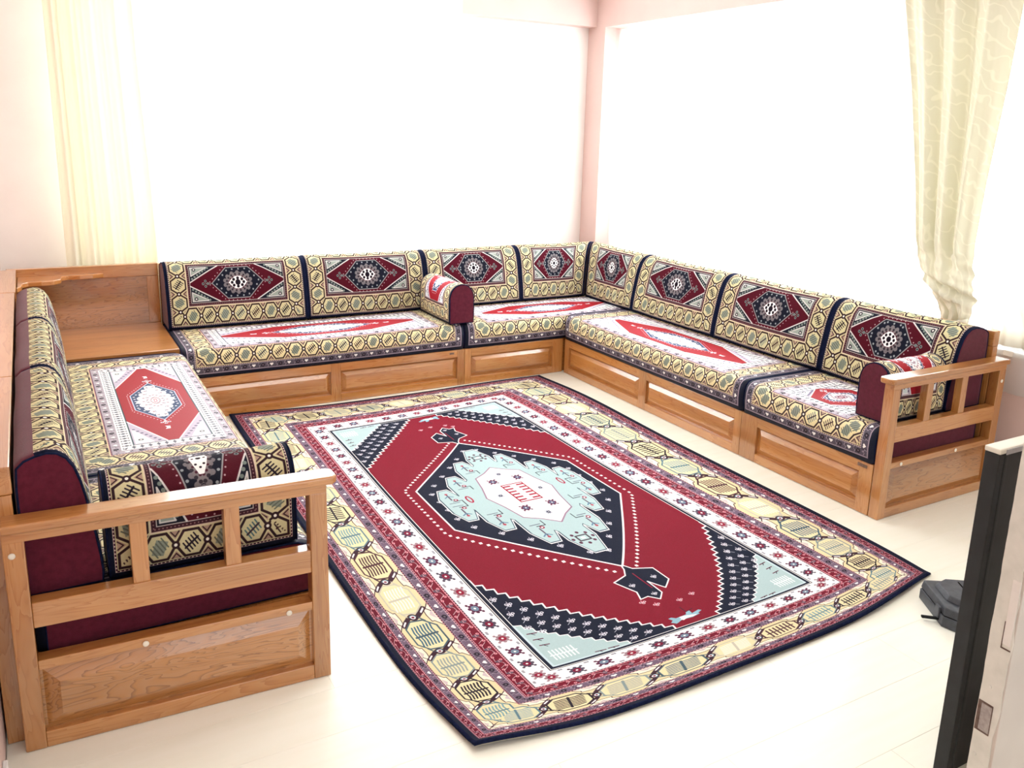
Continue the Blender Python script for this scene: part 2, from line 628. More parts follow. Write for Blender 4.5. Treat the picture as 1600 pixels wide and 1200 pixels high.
def octoband(p=0.185, dark=(58, 30, 44), base=C_CREAM, cols=OCOLS, half=False):
    def f(L, W):
        n = max(2, int(round(L / p)))
        pp = L / n
        cv = Cv(L, W, base)
        cache = {}
        for k in range(n):
            rot = half and (k + .5) / n > .5
            key = (k % len(cols), rot)
            if key not in cache:
                cache[key] = octo_tile(pp, W, *cols[k % len(cols)], rot=rot, dark=dark, base=base)
            cv.put(cache[key][:cv.H], k * pp, 0)
        return cv.a
    return f


def trefoil(cv, x, y, s, col=(226, 224, 232)):
    for dx, dy in ((-.8, .2), (.8, .2), (0, -.7)):
        cv.circ(x + dx * s, y + dy * s, s * .62, col)
        cv.circ(x + dx * s, y + dy * s, s * .28, C_NAVY)
    cv.line([(x, y), (x, y + s * 1.6)], s * .22, col)


def carpet_tex():
    w, h = 2.0, 3.0
    cv = Cv(w, h, C_NAVY)
    frame(cv, .036, .042, guard())
    frame(cv, .042, .084, vine())
    frame(cv, .084, .090, guard())
    frame(cv, .090, .122, floral())
    frame(cv, .122, .129, guard())
    frame(cv, .129, .306, octoband(.19, half=True))
    frame(cv, .306, .313, guard())
    frame(cv, .313, .346, floral())
    frame(cv, .346, .352, guard())
    frame(cv, .352, .398, vine((112, 10, 36)))
    frame(cv, .398, .405, guard())
    frame(cv, .405, .492, whiteband())
    frame(cv, .492, .496, solid(C_DARK))
    frame(cv, .496, .499, solid(C_WHITE))
    frame(cv, .499, .512, solid(C_NAVY))
    cx, cy = 1.0, 1.5
    fx, fy = .488, .988
    cv.rect(cx - fx, cy - fy, cx + fx, cy + fy, C_WHITE)
    fx, fy = .485, .985
    cv.rect(cx - fx, cy - fy, cx + fx, cy + fy, C_RED)
    # faint abrash in the red ground
    yy = np.arange(cv.H)[:, None] / RES
    # spandrels
    for sx in (-1, 1):
        for sy in (-1, 1):
            P = lambda u, v: (cx + sx * u, cy + sy * v)
            A, B = (.485, .47), (.085, .985)
            n = 17

            def zig(A, B, amp, n):
                out = []
                for i in range(n * 2 + 1):
                    t = i / (n * 2)
                    u, v = A[0] + (B[0] - A[0]) * t, A[1] + (B[1] - A[1]) * t
                    o = amp if i % 2 else 0
                    out.append(P(u - o * .8, v - o * .6))
                return out
            z = zig(A, B, .018, n)
            cv.poly(z + [P(.485, .985)], C_NAVY)
            cv.line([P(.485, A[1] - .03)] + z, .006, C_WHITE)
            z2 = zig((.485, .70), (.235, .985), .014, 10)
            cv.poly(z2 + [P(.485, .985)], C_BLUE)
            cv.line(z2, .004, C_WHITE)
            # lattice of trefoils
            for i in range(13):
                for j in range(3):
                    t = (i + .5 + (j % 2) * .5) / 13
                    u = A[0] + (B[0] - A[0]) * t
                    v = A[1] + (B[1] - A[1]) * t
                    d = .036 + j * .045
                    u2, v2 = u + d * .80, v + d * .62
                    if u2 < .47 and v2 < .972 and (u2 - .235) / .25 + (v2 - .70) / .285 < .97:
                        trefoil(cv, *P(u2, v2), .0095)
                        if j < 2:
                            cv.line([P(u2, v2), P(u2 + .02, v2 + .018)], .002, (200, 204, 214))
            # inner comb and darts in the pale triangle
            for i in range(7):
                a = .385 + i * .012
                cv.line([P(a, .885), P(a, .95)], .0045, (240, 244, 244))
            cv.line([P(.378, .918), P(.464, .918)], .005, (240, 244, 244))
            for (u, v) in ((.468, .76), (.466, .80), (.464, .84), (.30, .972), (.34, .970)):
                cv.line([P(u, v), P(u - .03, v + .004)], .005, (90, 24, 48))
                cv.line([P(u - .01, v), P(u - .02, v + .014)], .003, C_DARK)
            cv.line([P(.485, .70), P(.485, .985), P(.235, .985)], .008, (196, 214, 220))
    # central hexagon
    hexa = [(0, .55), (.372, .165), (.372, -.165), (0, -.55), (-.372, -.165), (-.372, .165)]
    H_ = [(cx + u, cy + v) for u, v in hexa]
    # pendants at both tips
    for s in (1, -1):
        Q = lambda u, v: (cx + s * u, cy + s * v)
        an = [Q(0, .54), Q(-.02, .575), Q(-.085, .60), Q(-.085, .68), Q(-.04, .72), Q(-.012, .66), Q(-.01, .74), Q(.02, .775), Q(.045, .74), Q(.075, .745), Q(.06, .70), Q(.088, .62), Q(.03, .60), Q(.01, .57)]
        cv.poly(an, C_NAVY)
        cv.line(an, .005, C_WHITE, True)
        for (u, v) in ((-.05, .645), (.048, .66), (.016, .735)):
            trefoil(cv, *Q(u, v), .008)
        cv.line([Q(0, .60), Q(0, .70)], .004, (150, 20, 50))
        for (u, v) in ((-.09, .80), (-.03, .815), (.05, .80), (.08, .765)):
            trefoil(cv, *Q(u, v), .0085, (236, 190, 200))
        # small animal
        bx, by = .02, .92
        body = [(-.052, .018), (-.02, .026), (.02, .022), (.046, .036), (.058, .018), (.046, .008), (.052, -.012), (.04, -.014), (.03, .0), (-.01, -.004), (-.02, -.022), (-.034, -.022), (-.032, .0), (-.062, -.01), (-.07, .0), (-.05, .01)]
        cv.poly([Q(bx + u, by + v) for u, v in body], (140, 180, 196))
        cv.poly([Q(bx + u * .6 - .012, by + v * .6 + .006) for u, v in body[:7]] + [Q(bx, by)], C_WHITE)
        cv.line([Q(.0, .86), Q(.0, .90), Q(-.03, .89)], .0025, C_DARK)
    cv.poly(H_, C_NAVY)
    cv.line(H_, .007, C_WHITE, True)
    # dotted outline round the hexagon
    k = 1.115
    for i in range(6):
        (u1, v1), (u2, v2) = hexa[i], hexa[(i + 1) % 6]
        u1, v1, u2, v2 = u1 * k, v1 * k, u2 * k, v2 * k
        L = math.hypot(u2 - u1, v2 - v1)
        n = int(L / .0255)
        for j in range(n):
            t = (j + .5) / n
            u, v = u1 + (u2 - u1) * t, v1 + (v2 - v1) * t
            if abs(u) < .03:
                continue
            cv.rect(cx + u - .0055, cy + v - .0055, cx + u + .0055, cy + v + .0055, C_WHITE)
    # navy ring of small trefoils
    for i in range(6):
        (u1, v1), (u2, v2) = hexa[i], hexa[(i + 1) % 6]
        n = 5 if abs(u1 - u2) > .01 else 4
        for j in range(n):
            t = (j + .6) / n
            u, v = (u1 + (u2 - u1) * t) * .875, (v1 + (v2 - v1) * t) * .875
            trefoil(cv, cx + u, cy + v, .0085)
    # pale medallion of lobed fingers
    fingers = [(0, .445, .052), (.103, .345, .041), (.195, .225, .040), (.278, .125, .038)]

    def lobes(col, grow):
        for u, v, r in fingers:
            for s in ((1, -1) if u else (1,)):
                x = cx + s * u
                rr = r + grow
                vv = v + grow
                cv.poly([(x - rr, cy - vv + rr * 1.6), (x - rr * .45, cy - vv), (x + rr * .45, cy - vv), (x + rr, cy - vv + rr * 1.6),
                         (x + rr, cy + vv - rr * 1.6), (x + rr * .45, cy + vv), (x - rr * .45, cy + vv), (x - rr, cy + vv - rr * 1.6)], col)
        g = grow
        cv.poly([(cx - .285 - g, cy), (cx - .05, cy - .30 - g), (cx + .05, cy - .30 - g), (cx + .285 + g, cy), (cx + .05, cy + .30 + g), (cx - .05, cy + .30 + g)], col)
    lobes(C_WHITE, .009)
    lobes((60, 76, 92), .0045)
    lobes(C_BLUE, 0)
    for s in (1, -1):
        for t in (1, -1):
            for (u, v, r) in fingers[1:]:
                x, y = cx + s * u, cy + t * (v - .05)
                cv.line([(x, y - .035 * t), (x, y + .01 * t)], .0055, (80, 60, 80))
                cv.line([(x - .016, y - .012), (x, y), (x + .016, y - .012)], .005, (90, 120, 145))
                cv.circ(x + .014, y - .04 * t, .009, (140, 40, 66)); cv.circ(x + .014, y - .04 * t, .004, C_WHITE)
                cv.line([(x - .02, y - .062 * t), (x + .02, y - .062 * t)], .004, (96, 100, 116))
                cv.circ(x, y + .018 * t, .006, (170, 60, 80))
                cv.line([(x - s * .0, y - t * .05), (x - s * .035, y - t * .05), (x - s * .035, y - t * .08)], .0035, C_DARK)
        y = cy + s * .36
        cv.rect(cx - .026, y - .018, cx + .026, y + .018, (70, 60, 70))
        cv.rect(cx - .019, y - .012, cx + .019, y + .012, C_BLUE)
        cv.rect(cx - .008, y - .005, cx + .008, y + .005, C_WHITE)
        for a in range(8):
            an = a * math.pi / 4
            cv.circ(cx + .042 * math.cos(an), y + .034 * math.sin(an), .0065, (84, 40, 62))
        cv.circ(cx + s * .215, cy + .02, .012, (160, 24, 56), .03)
        cv.circ(cx + s * .215, cy + .02, .006, C_BLUE, .022)
    # white core
    core = []
    for i in range(16):
        an = i * math.pi / 8
        r = 1.0 if i % 2 == 0 else .90
        core.append((cx + (.150) * r * math.cos(an), cy + .245 * r * math.sin(an)))
    cv.line(core, .012, (150, 120, 140), True)
    cv.poly(core, (252, 246, 248))
    for (u, v) in ((.06, .12), (-.06, .12), (.06, -.12), (-.06, -.12)):
        flowers(cv, cx + u, cy + v, .021, (90, 30, 60), (84, 90, 120))
    for (u, v) in ((0, .175), (0, -.175), (.094, 0), (-.094, 0)):
        flowers(cv, cx + u, cy + v, .012, (120, 124, 140), (60, 60, 80))
    cv.rect(cx - .052, cy - .078, cx + .052, cy + .078, (150, 16, 44))
    cv.rect(cx - .046, cy - .072, cx + .046, cy + .072, (226, 226, 230))
    for i in range(6):
        y = cy - .06 + i * .024
        cv.rect(cx - .048, y - .005, cx - .014, y + .005, (160, 18, 46))
        cv.rect(cx + .014, y - .005, cx + .048, y + .005, (160, 18, 46))
    return cv


def small_rug(w, h, edge=.018, cream=.10, kind='back', vcentre=None):
    """Rug for a back cushion, a seat cushion or a bolster."""
    back = kind == 'back'  # back palette is darker: its backlit shade is put into the colours
    cv = Cv(w, h, C_NAVY)
    d = edge
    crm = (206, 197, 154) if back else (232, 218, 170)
    if kind == 'seat':
        frame(cv, d, d + .004, solid(C_LILAC)); d += .004
        frame(cv, d, d + .036, floral((84, 78, 92), .05)); d += .036
    frame(cv, d, d + .006, guard(C_PLUM, (226, 206, 190))); d += .006
    frame(cv, d, d + cream, hexaband(cream * .98, dark=(48, 28, 34), base=crm,
                                     cols=[((70, 44, 46), (60, 40, 44)), ((60, 54, 60), (138, 146, 132)), (C_DARK, C_DARK), ((62, 54, 58), (142, 150, 138)), ((60, 50, 60), (80, 108, 112))]))
    d += cream
    if kind == 'seat':
        frame(cv, d, d + .006, guard()); d += .006
        frame(cv, d, d + .034, floral((182, 172, 184), .05)); d += .034
        frame(cv, d, d + .045, ladder()); d += .045
        frame(cv, d, d + .005, solid((40, 70, 80))); d += .005
    else:
        frame(cv, d, d + .004, solid((214, 196, 170))); d += .004
        frame(cv, d, d + .014, guard((62, 32, 42), (150, 110, 110))); d += .014
        frame(cv, d, d + .003, solid((190, 176, 170))); d += .003
    fx, fy = w / 2 - d, h / 2 - d
    cx, cy = w / 2, h / 2
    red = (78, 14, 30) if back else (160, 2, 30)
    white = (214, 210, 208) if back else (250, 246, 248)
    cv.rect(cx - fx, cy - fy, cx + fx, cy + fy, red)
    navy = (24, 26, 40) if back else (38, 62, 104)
    # spandrels
    sxu, syv = (fx * .40, fy * .10) if back else (fx * .36, fy * .16)
    for sx in (-1, 1):
        for sy in (-1, 1):
            P = lambda u, v: (cx + sx * u, cy + sy * v)
            tri = [P(fx, syv), P(fx - sxu * 1.5, fy), P(fx, fy)]
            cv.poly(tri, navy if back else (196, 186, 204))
            cv.line([tri[0], tri[1]], .006, white)
            tri2 = [P(fx - .008, syv + fy * .34), P(fx - sxu * .95, fy - .008), P(fx - .008, fy - .008)]
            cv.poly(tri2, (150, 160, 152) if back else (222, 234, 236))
            cv.line(tri2, .005, white, True)
            cv.circ(*P(fx - sxu * .25, fy * .80), .010, C_DARK)
            cv.circ(*P(fx - sxu * .25, fy * .80), .005, white)
            n = 9
            for i in range(n):
                t = (i + .5) / n
                u = fx + (-sxu * 1.25) * t - .006
                v = syv + (fy - syv) * t + fy * .14
                if v < fy - .006:
                    cv.circ(*P(u, v), .0065, (120, 132, 126) if back else (90, 84, 116))
    # hexagon with tips along the length
    hx, hy = (fx * .56, fy * .86) if back else (fx * .52, fy * .66)
    hexa = [(hx, 0), (hx * .38, hy), (-hx * .38, hy), (-hx, 0), (-hx * .38, -hy), (hx * .38, -hy)]
    if back:
        hexa = [(hx * .98, 0), (hx * .42, hy), (-hx * .42, hy), (-hx * .98, 0), (-hx * .42, -hy), (hx * .42, -hy)]
    cv.poly([(cx + u, cy + v) for u, v in hexa], navy)
    cv.line([(cx + u, cy + v) for u, v in hexa], .005, (150, 150, 150) if back else (196, 206, 226), True)
    for i in range(6):
        (u1, v1), (u2, v2) = hexa[i], hexa[(i + 1) % 6]
        k = 1.13
        L = math.hypot(u2 - u1, v2 - v1) * k
        n = max(3, int(L / .022))
        for j in range(n):
            t = (j + .5) / n
            cv.circ(cx + (u1 + (u2 - u1) * t) * k, cy + (v1 + (v2 - v1) * t) * k, .003, (190, 160, 165) if back else white)
            if j % 2 == 0:
                cv.circ(cx + (u1 + (u2 - u1) * t) * .86, cy + (v1 + (v2 - v1) * t) * .86, .005, (150, 156, 160) if back else white)
    # medallion
    if back:
        for k in range(28):
            an = k * math.pi / 14
            r = .80 if k % 2 else .66
            cv.circ(cx + hx * .62 * r * math.cos(an), cy + hy * .80 * r * math.sin(an), min(hx, hy) * .13, (120, 114, 118))
        cv.circ(cx, cy, hx * .44, (128, 120, 122), hy * .56)
        for k in range(16):
            an = (k + .5) * math.pi / 8
            cv.circ(cx + hx * .42 * math.cos(an), cy + hy * .54 * math.sin(an), .006, (50, 46, 54))
            cv.circ(cx + hx * .34 * math.cos(an), cy + hy * .42 * math.sin(an), .0045, (70, 30, 44))
        a_, b_ = hx * .31, hy * .40
        cv.poly([(cx - a_ * 1.15, cy), (cx - a_ * .8, cy + b_ * .55), (cx - a_ * .3, cy + b_), (cx + a_ * .3, cy + b_), (cx + a_ * .8, cy + b_ * .55), (cx + a_ * 1.15, cy), (cx + a_ * .8, cy - b_ * .55), (cx + a_ * .3, cy - b_), (cx - a_ * .3, cy - b_), (cx - a_ * .8, cy - b_ * .55)], (250, 248, 246))
        cv.circ(cx, cy, a_ * .32, (26, 18, 30))
        for k in range(8):
            an = k * math.pi / 4
            cv.circ(cx + a_ * .72 * math.cos(an), cy + b_ * .66 * math.sin(an), a_ * .17, (26, 18, 30))
    else:
        n = 9
        for k in range(n):
            u = (k - (n - 1) / 2) / ((n - 1) / 2)
            hh = hy * (.84 - .58 * abs(u) ** 1.4)
            x = cx + u * hx * .74
            rw = hx * .74 / n * 1.15
            cv.poly([(x - rw, cy - hh * .86), (x - rw * .4, cy - hh), (x + rw * .4, cy - hh), (x + rw, cy - hh * .86),
                     (x + rw, cy + hh * .86), (x + rw * .4, cy + hh), (x - rw * .4, cy + hh), (x - rw, cy + hh * .86)], (246, 244, 246))
            cv.circ(x, cy + hh * .62, .006, (150, 110, 130))
            cv.circ(x, cy - hh * .62, .006, (150, 110, 130))
            cv.line([(x - rw * .5, cy + hh * .4), (x, cy + hh * .5), (x + rw * .5, cy + hh * .4)], .003, (130, 140, 160))
            cv.line([(x - rw * .5, cy - hh * .4), (x, cy - hh * .5), (x + rw * .5, cy - hh * .4)], .003, (130, 140, 160))
        for k in range(14):
            an = k * math.pi / 7
            cv.circ(cx + hx * .30 * math.cos(an), cy + hy * .34 * math.sin(an), .006, (150, 120, 140))
            cv.circ(cx + hx * .16 * math.cos(an), cy + hy * .19 * math.sin(an), .005, (120, 40, 70))
        cv.rect(cx - hx * .08, cy - hy * .07, cx + hx * .08, cy + hy * .07, (200, 80, 100))
        cv.rect(cx - hx * .05, cy - hy * .04, cx + hx * .05, cy + hy * .04, (230, 236, 238))
    # pendants
    for s in (-1, 1):
        x = cx + s * (hx + .035)
        c_ = (120, 130, 128) if back else (240, 240, 246)
        for dx, dy in ((0, .014), (0, -.014), (.014, 0), (-.014, 0)):
            cv.circ(x + dx, cy + dy, .0075, c_)
            cv.circ(x + dx, cy + dy, .0035, navy)
        cv.line([(cx + s * hx, cy), (x, cy)], .004, c_)
        if not back:
            cv.poly([(x + s * .05, cy + .010), (x + s * .07, cy + .004), (x + s * .09, cy + .012), (x + s * .088, cy - .008), (x + s * .055, cy - .010)], c_)
    return cv


def textile_mat(name, cv, rough=0.9, spec=0.15, bump=0.35, weave=700, sheen=0.0):
    a = cv.a / 255.0
    # yarn irregularity: woven lightness noise
    nz = rng.normal(0, .018, a.shape[:2]).astype(np.float32)
    a = np.clip(a + nz[..., None], 0, 1)
    img = bpy.data.images.new(name + '_weave', cv.W, cv.H)
    px = np.ones((cv.H, cv.W, 4), np.float32)
    px[..., :3] = a
    img.pixels.foreach_set(px.ravel())
    img.update()
    img.pack()
    m = mat(name, (1, 1, 1), rough, spec, sheen=sheen)
    b = m.node_tree.nodes['Principled BSDF']
    t = nd(m, 'ShaderNodeTexImage')
    t.image = img
    t.extension = 'EXTEND'
    lk(m, t.outputs['Color'], b.inputs['Base Color'])
    tc = nd(m, 'ShaderNodeTexCoord')
    nz = nd(m, 'ShaderNodeTexNoise')
    nz.inputs['Scale'].default_value = weave
    nz.inputs['Detail'].default_value = 1
    lk(m, tc.outputs['Object'], nz.inputs['Vector'])
    bp = nd(m, 'ShaderNodeBump')
    bp.inputs['Strength'].default_value = bump
    bp.inputs['Distance'].default_value = 0.0015
    lk(m, nz.outputs['Fac'], bp.inputs['Height'])
    lk(m, bp.outputs[0], b.inputs['Normal'])
    return m


# ------------------------------------------------------------------ object helpers
def thing(name, label, cat, loc=(0, 0, 0), group=None):
    o = bpy.data.objects.new(name, None)
    COL.objects.link(o)
    o.location = loc
    o.empty_display_size = .1
    o['label'] = label
    o['category'] = cat
    if group:
        o['group'] = group
    return o


def mesh_obj(name, verts, faces, m, parent=None, uvs=None, smooth=False, bevel=0.0, segs=2, kind=None, label=None):
    me = bpy.data.meshes.new(name)
    off = Vector(parent.matrix_world.translation if parent and parent.type == 'EMPTY' else (0, 0, 0))
    if parent:
        q = parent
        off = Vector((0, 0, 0))
        while q:
            off += q.location
            q = q.parent
    me.from_pydata([(v[0] - off.x, v[1] - off.y, v[2] - off.z) for v in verts], [], faces)
    if uvs is not None:
        uv = me.uv_layers.new(name='UVMap')
        for p in me.polygons:
            for li in p.loop_indices:
                uv.data[li].uv = uvs[me.loops[li].vertex_index]
    me.materials.append(m)
    me.validate()
    if smooth:
        me.polygons.foreach_set('use_smooth', [True] * len(me.polygons))
    o = bpy.data.objects.new(name, me)
    COL.objects.link(o)
    if parent:
        o.parent = parent
    if bevel:
        b = o.modifiers.new('bevel', 'BEVEL')
        b.width = bevel
        b.segments = segs
        b.limit_method = 'ANGLE'
    if kind:
        o['kind'] = kind
    if label:
        o['label'] = label
    return o


BOXF = [(0, 3, 2, 1), (4, 5, 6, 7), (0, 1, 5, 4), (1, 2, 6, 5), (2, 3, 7, 6), (3, 0, 4, 7)]


def boxv(x0, y0, z0, x1, y1, z1):
    x0, x1 = min(x0, x1), max(x0, x1)
    y0, y1 = min(y0, y1), max(y0, y1)
    return [(x0, y0, z0), (x1, y0, z0), (x1, y1, z0), (x0, y1, z0), (x0, y0, z1), (x1, y0, z1), (x1, y1, z1), (x0, y1, z1)]


def box(name, x0, y0, z0, x1, y1, z1, m, parent=None, bevel=0.003, xf=None, **kw):
    v = boxv(x0, y0, z0, x1, y1, z1)
    if xf:
        v = [xf(*p) for p in v]
    return mesh_obj(name, v, BOXF, m, parent, bevel=bevel, **kw)


def struct(o):
    o['kind'] = 'structure'
    return o


def wall_with_hole(name, axis, pos, thick, a0, a1, z0, z1, holes, m):
    """Wall slab in the plane axis=pos, from a0..a1 along the other axis, with rectangular holes (a,b,zl,zh)."""
    V, Fc = [], []

    def add(x0, x1, lo, hi):
        if x1 - x0 < 1e-6 or hi - lo < 1e-6:
            return
        n = len(V)
        if axis == 1:
            V.extend(boxv(x0, pos, lo, x1, pos + thick, hi))
        else:
            V.extend(boxv(pos, x0, lo, pos + thick, x1, hi))
        Fc.extend([tuple(i + n for i in f) for f in BOXF])
    cur = a0
    for (ha, hb, zl, zh) in holes:
        add(cur, ha, z0, z1)
        add(ha, hb, z0, zl)
        add(ha, hb, zh, z1)
        cur = hb
    add(cur, a1, z0, z1)
    return struct(mesh_obj(name, V, Fc, m))


# ------------------------------------------------------------------ room shell
ZC = 2.80
XL, XR, XN, YB = -3.335, 0.83, 0.985, 1.09
floor = struct(box('floor', -3.6, -6.4, -0.12, 1.6, 1.6, -0.012, FLOORM, None, 0))
# laminate boards laid along the room, each its own piece
pl = 0.193
bx0 = XL
row = 0
y = -6.3
plank_me = {}
while y < YB - .01:
    x = XL + 0.002 - (row % 3) * 0.43
    while x < XN - .01:
        xa, xb = max(x, XL + .002), min(x + 1.28, XN)
        ya, yb_ = y, min(y + pl, YB)
        if xb - xa > .02:
            g = .0002
            box('floor_board', xa + g, ya + g, -.0125, xb - g, yb_ - g, 0.0, FLOORM, floor, 0.0005, segs=1)
        x += 1.28
    y += pl
    row += 1
struct(box('ceiling', -3.6, -6.4, ZC, 1.6, 1.6, ZC + .1, CEIL, None, 0))
struct(box('wall_left', XL - .15, -6.4, 0, XL, 1.3, ZC, WALL, None, 0))
wall_with_hole('wall_back', 1, YB, .2, XL, XN + .5, 0, ZC, [(-2.85, -0.32, .68, 2.66)], WALLW)
wall_with_hole('wall_right', 0, XN, .2, -6.4, YB, 0, ZC, [(-2.66, 0.86, .66, 2.43)], WALL)
wall_with_hole('wall_front', 1, -6.4, .2, XL, XN, 0, ZC, [(-3.0, 0.6, .3, 2.5)], WALLW)  # unseen rear wall, its wide opening added to let in fill light
# corner column with its two beams (painted pink)
struct(mesh_obj('trim_1', boxv(XR, .862, 0, XN, YB, 2.43), BOXF, WALL))
struct(mesh_obj('trim_2', boxv(XR, -6.2, 2.43, XN, YB, ZC), BOXF, WALL))
struct(mesh_obj('trim_3', boxv(-.335, .976, 2.44, XR, YB, ZC), BOXF, WALL))
# baseboards where the sofa leaves them bare
struct(box('baseboard_right', XN - .015, -6.2, 0, XN, -2.75, .08, WHITE, None, .003))
struct(box('baseboard_left', XL, -6.2, 0, XL + .012, -2.62, .07, WHITE, None, .003))
# wall behind the right arm returns to the beam's plane past the window
struct(mesh_obj('trim_4', boxv(XR + .06, -3.6, 0, XN, -2.80, 2.43), BOXF, WALLW))


def window(name, axis, pos, a0, a1, z0, z1, n):
    def bxx(nm, a, b, lo, hi, d0, d1, m, par, kind=None):
        if axis == 1:
            return box(nm, a, pos + d0, lo, b, pos + d1, hi, m, par, .004)
        return box(nm, pos + d0, a, lo, pos + d1, b, hi, m, par, .004)
    root = struct(bxx(name, a0, a1, z0, z0 + .06, .05, .12, WHITE, None))
    off = root
    # frame members
    def child(nm, a, b, lo, hi, d0, d1, m):
        o = bxx(nm, a, b, lo, hi, d0, d1, m, None)
        o.parent = root
        return o
    child('window_frame', a0, a1, z1 - .06, z1, .05, .12, WHITE)
    child('window_frame', a0, a0 + .06, z0 + .06, z1 - .06, .05, .12, WHITE)
    child('window_frame', a1 - .06, a1, z0 + .06, z1 - .06, .05, .12, WHITE)
    w = (a1 - a0 - .12) / n
    for k in range(n):
        s = a0 + .06 + k * w
        if k:
            child('mullion', s - .03, s + .03, z0 + .06, z1 - .06, .055, .115, WHITE)
        child('window_pane', s + (.03 if k else 0), s + w - (.03 if k < n - 1 else 0), z0 + .06, z1 - .06, .082, .088, GLASS)
    child('window_sill', a0 - .03, a1 + .03, z0 - .03, z0, -.02, .16, WHITE)
    return root


window('window_1', 1, YB, -2.85, -0.32, .68, 2.66, 3)
window('window_2', 0, XN, -2.66, 0.86, .66, 2.43, 4)


# ------------------------------------------------------------------ curtains
def curtain(name, label, path, zs, m, thick=.0015, n=160, amp=.02, freq=9, seed=0, wob=.004, group=None, cat='curtain'):
    """Hanging cloth: path(t, z) -> (x, y) base line and (nx, ny) fold direction."""
    V, Fc = [], []
    r = random.Random(seed)
    ph = [r.uniform(0, 6.28) for _ in range(6)]
    nz_ = len(zs)
    for j, z in enumerate(zs):
        for i in range(n + 1):
            t = i / n
            (x, y), (nx, ny), a = path(t, z)
            f = math.sin(t * freq * 6.283 + ph[0] + .5 * math.sin(t * 7 + ph[2])) * .65 + math.sin(t * freq * 2.3 * 6.283 + ph[1] + z * .6) * .25 + .3 * math.sin(t * freq * .43 * 6.283 + ph[3])
            f = f * a
            V.append((x + nx * f, y + ny * f, z))
    for j in range(nz_ - 1):
        for i in range(n):
            a = j * (n + 1) + i
            Fc.append((a, a + 1, a + n + 2, a + n + 1))
    o = mesh_obj(name, V, Fc, m, smooth=True)
    sd = o.modifiers.new('solid', 'SOLIDIFY')
    sd.thickness = thick
    if label:
        o['label'] = label
        o['category'] = cat
    if group:
        o['group'] = group
    return o


lin = lambda a, b, n: [a + (b - a) * i / (n - 1) for i in range(n)]
curtain('sheer_curtain', 'white sheer net curtain across the whole back window behind the sofa',
        lambda t, z: ((-2.75 + t * 2.40, 1.03), (0, 1), .014), lin(.45, 2.66, 8), SHEER, amp=.015, freq=20, seed=3)
curtain('sheer_curtain', 'white sheer net curtain filling the right wall window niche',
        lambda t, z: ((.966, -2.64 + t * 3.49), (1, 0), .009), lin(.45, 2.425, 8), SHEER, freq=26, seed=4)
curtain('curtain', 'long cream curtain hanging at the left end of the back window beside the pink wall',
        lambda t, z: ((-2.985 + t * (.50 + .02 * math.sin(z * 2)), .915), (0.0, 1), .030), lin(.10, 2.72, 14), CREAMCURT, freq=4.5, seed=11)

# gathered, tied back cream curtain on the right
ZT = .93


def tieback(t, z):
    # left and right edges (y) by height
    def ip(z, tab):
        for (z1, v1), (z2, v2) in zip(tab, tab[1:]):
            if z >= z2:
                k = (z - z2) / (z1 - z2)
                return v2 + (v1 - v2) * k
        return tab[-1][1]
    le = ip(z, [(2.8, -1.66), (2.36, -1.75), (1.9, -1.86), (1.45, -1.95), (1.15, -2.00), (1.0, -2.05), (.90, -2.12), (.80, -2.19), (.74, -2.20), (.66, -2.15), (.45, -2.14), (.08, -2.16)])
    re = ip(z, [(2.8, -2.32), (2.36, -2.38), (1.9, -2.36), (1.45, -2.33), (1.15, -2.32), (1.0, -2.34), (.90, -2.36), (.80, -2.35), (.74, -2.34), (.66, -2.37), (.45, -2.38), (.08, -2.38)])
    a = .050 if z > 1.1 else .030
    # slanting folds where the cloth is swept up to the tie
    q = math.exp(-((z - .90) / .13) ** 2)
    sw = q * (.016 * math.sin(z * 95 + t * 9) + .020 * math.sin(z * 48 + t * 6 + 1) + .03 * math.sin(t * 3.14))
    return (((.86 if z > .95 else .875) - sw * (1 if z > .86 else .4) - .02 * math.sin(t * 3.14), le + (re - le) * t + .004 * q * math.sin(z * 60)), (1, 0), a * (.55 + .45 * math.sin(3.14 * t)) * (1 - .6 * q))


cb = curtain('tied_curtain', 'cream scroll patterned curtain gathered and tied back at the right window', tieback, lin(.10, 2.42, 170), CREAMCURT2, freq=3.2, seed=21, n=120)
# ribbon round the tie
V, Fc = [], []
for j in range(2):
    for i in range(33):
        an = i / 32 * 6.2832
        V.append((.835 + .060 * math.cos(an), -2.268 + .092 * math.sin(an), .735 + .03 * j - .03 * math.sin(an)))
for i in range(32):
    Fc.append((i, i + 1, i + 34, i + 33))
tb = mesh_obj('tie_band', V, Fc, CREAMCURT2, cb, smooth=True)
tb.modifiers.new('s', 'SOLIDIFY').thickness = .004


def drape2(t, z):
    # ivory voile right of the tied curtain, bowed at its left edge
    le = -2.43 + .02 * math.sin((z - .8) * 2.0) if z > .8 else -2.47
    return ((.868 + .01 * math.sin(t * 5), le - t * .33), (1, 0), .014)


curtain('voile_curtain', 'ivory voile curtain at the far right beyond the tied back curtain', drape2, lin(.70, 2.40, 20), WHITECURT, freq=3, seed=31, n=90)

# ------------------------------------------------------------------ sofa joinery
ZB = .243     # top of the wooden bases
FACE = .022   # thickness of front frames


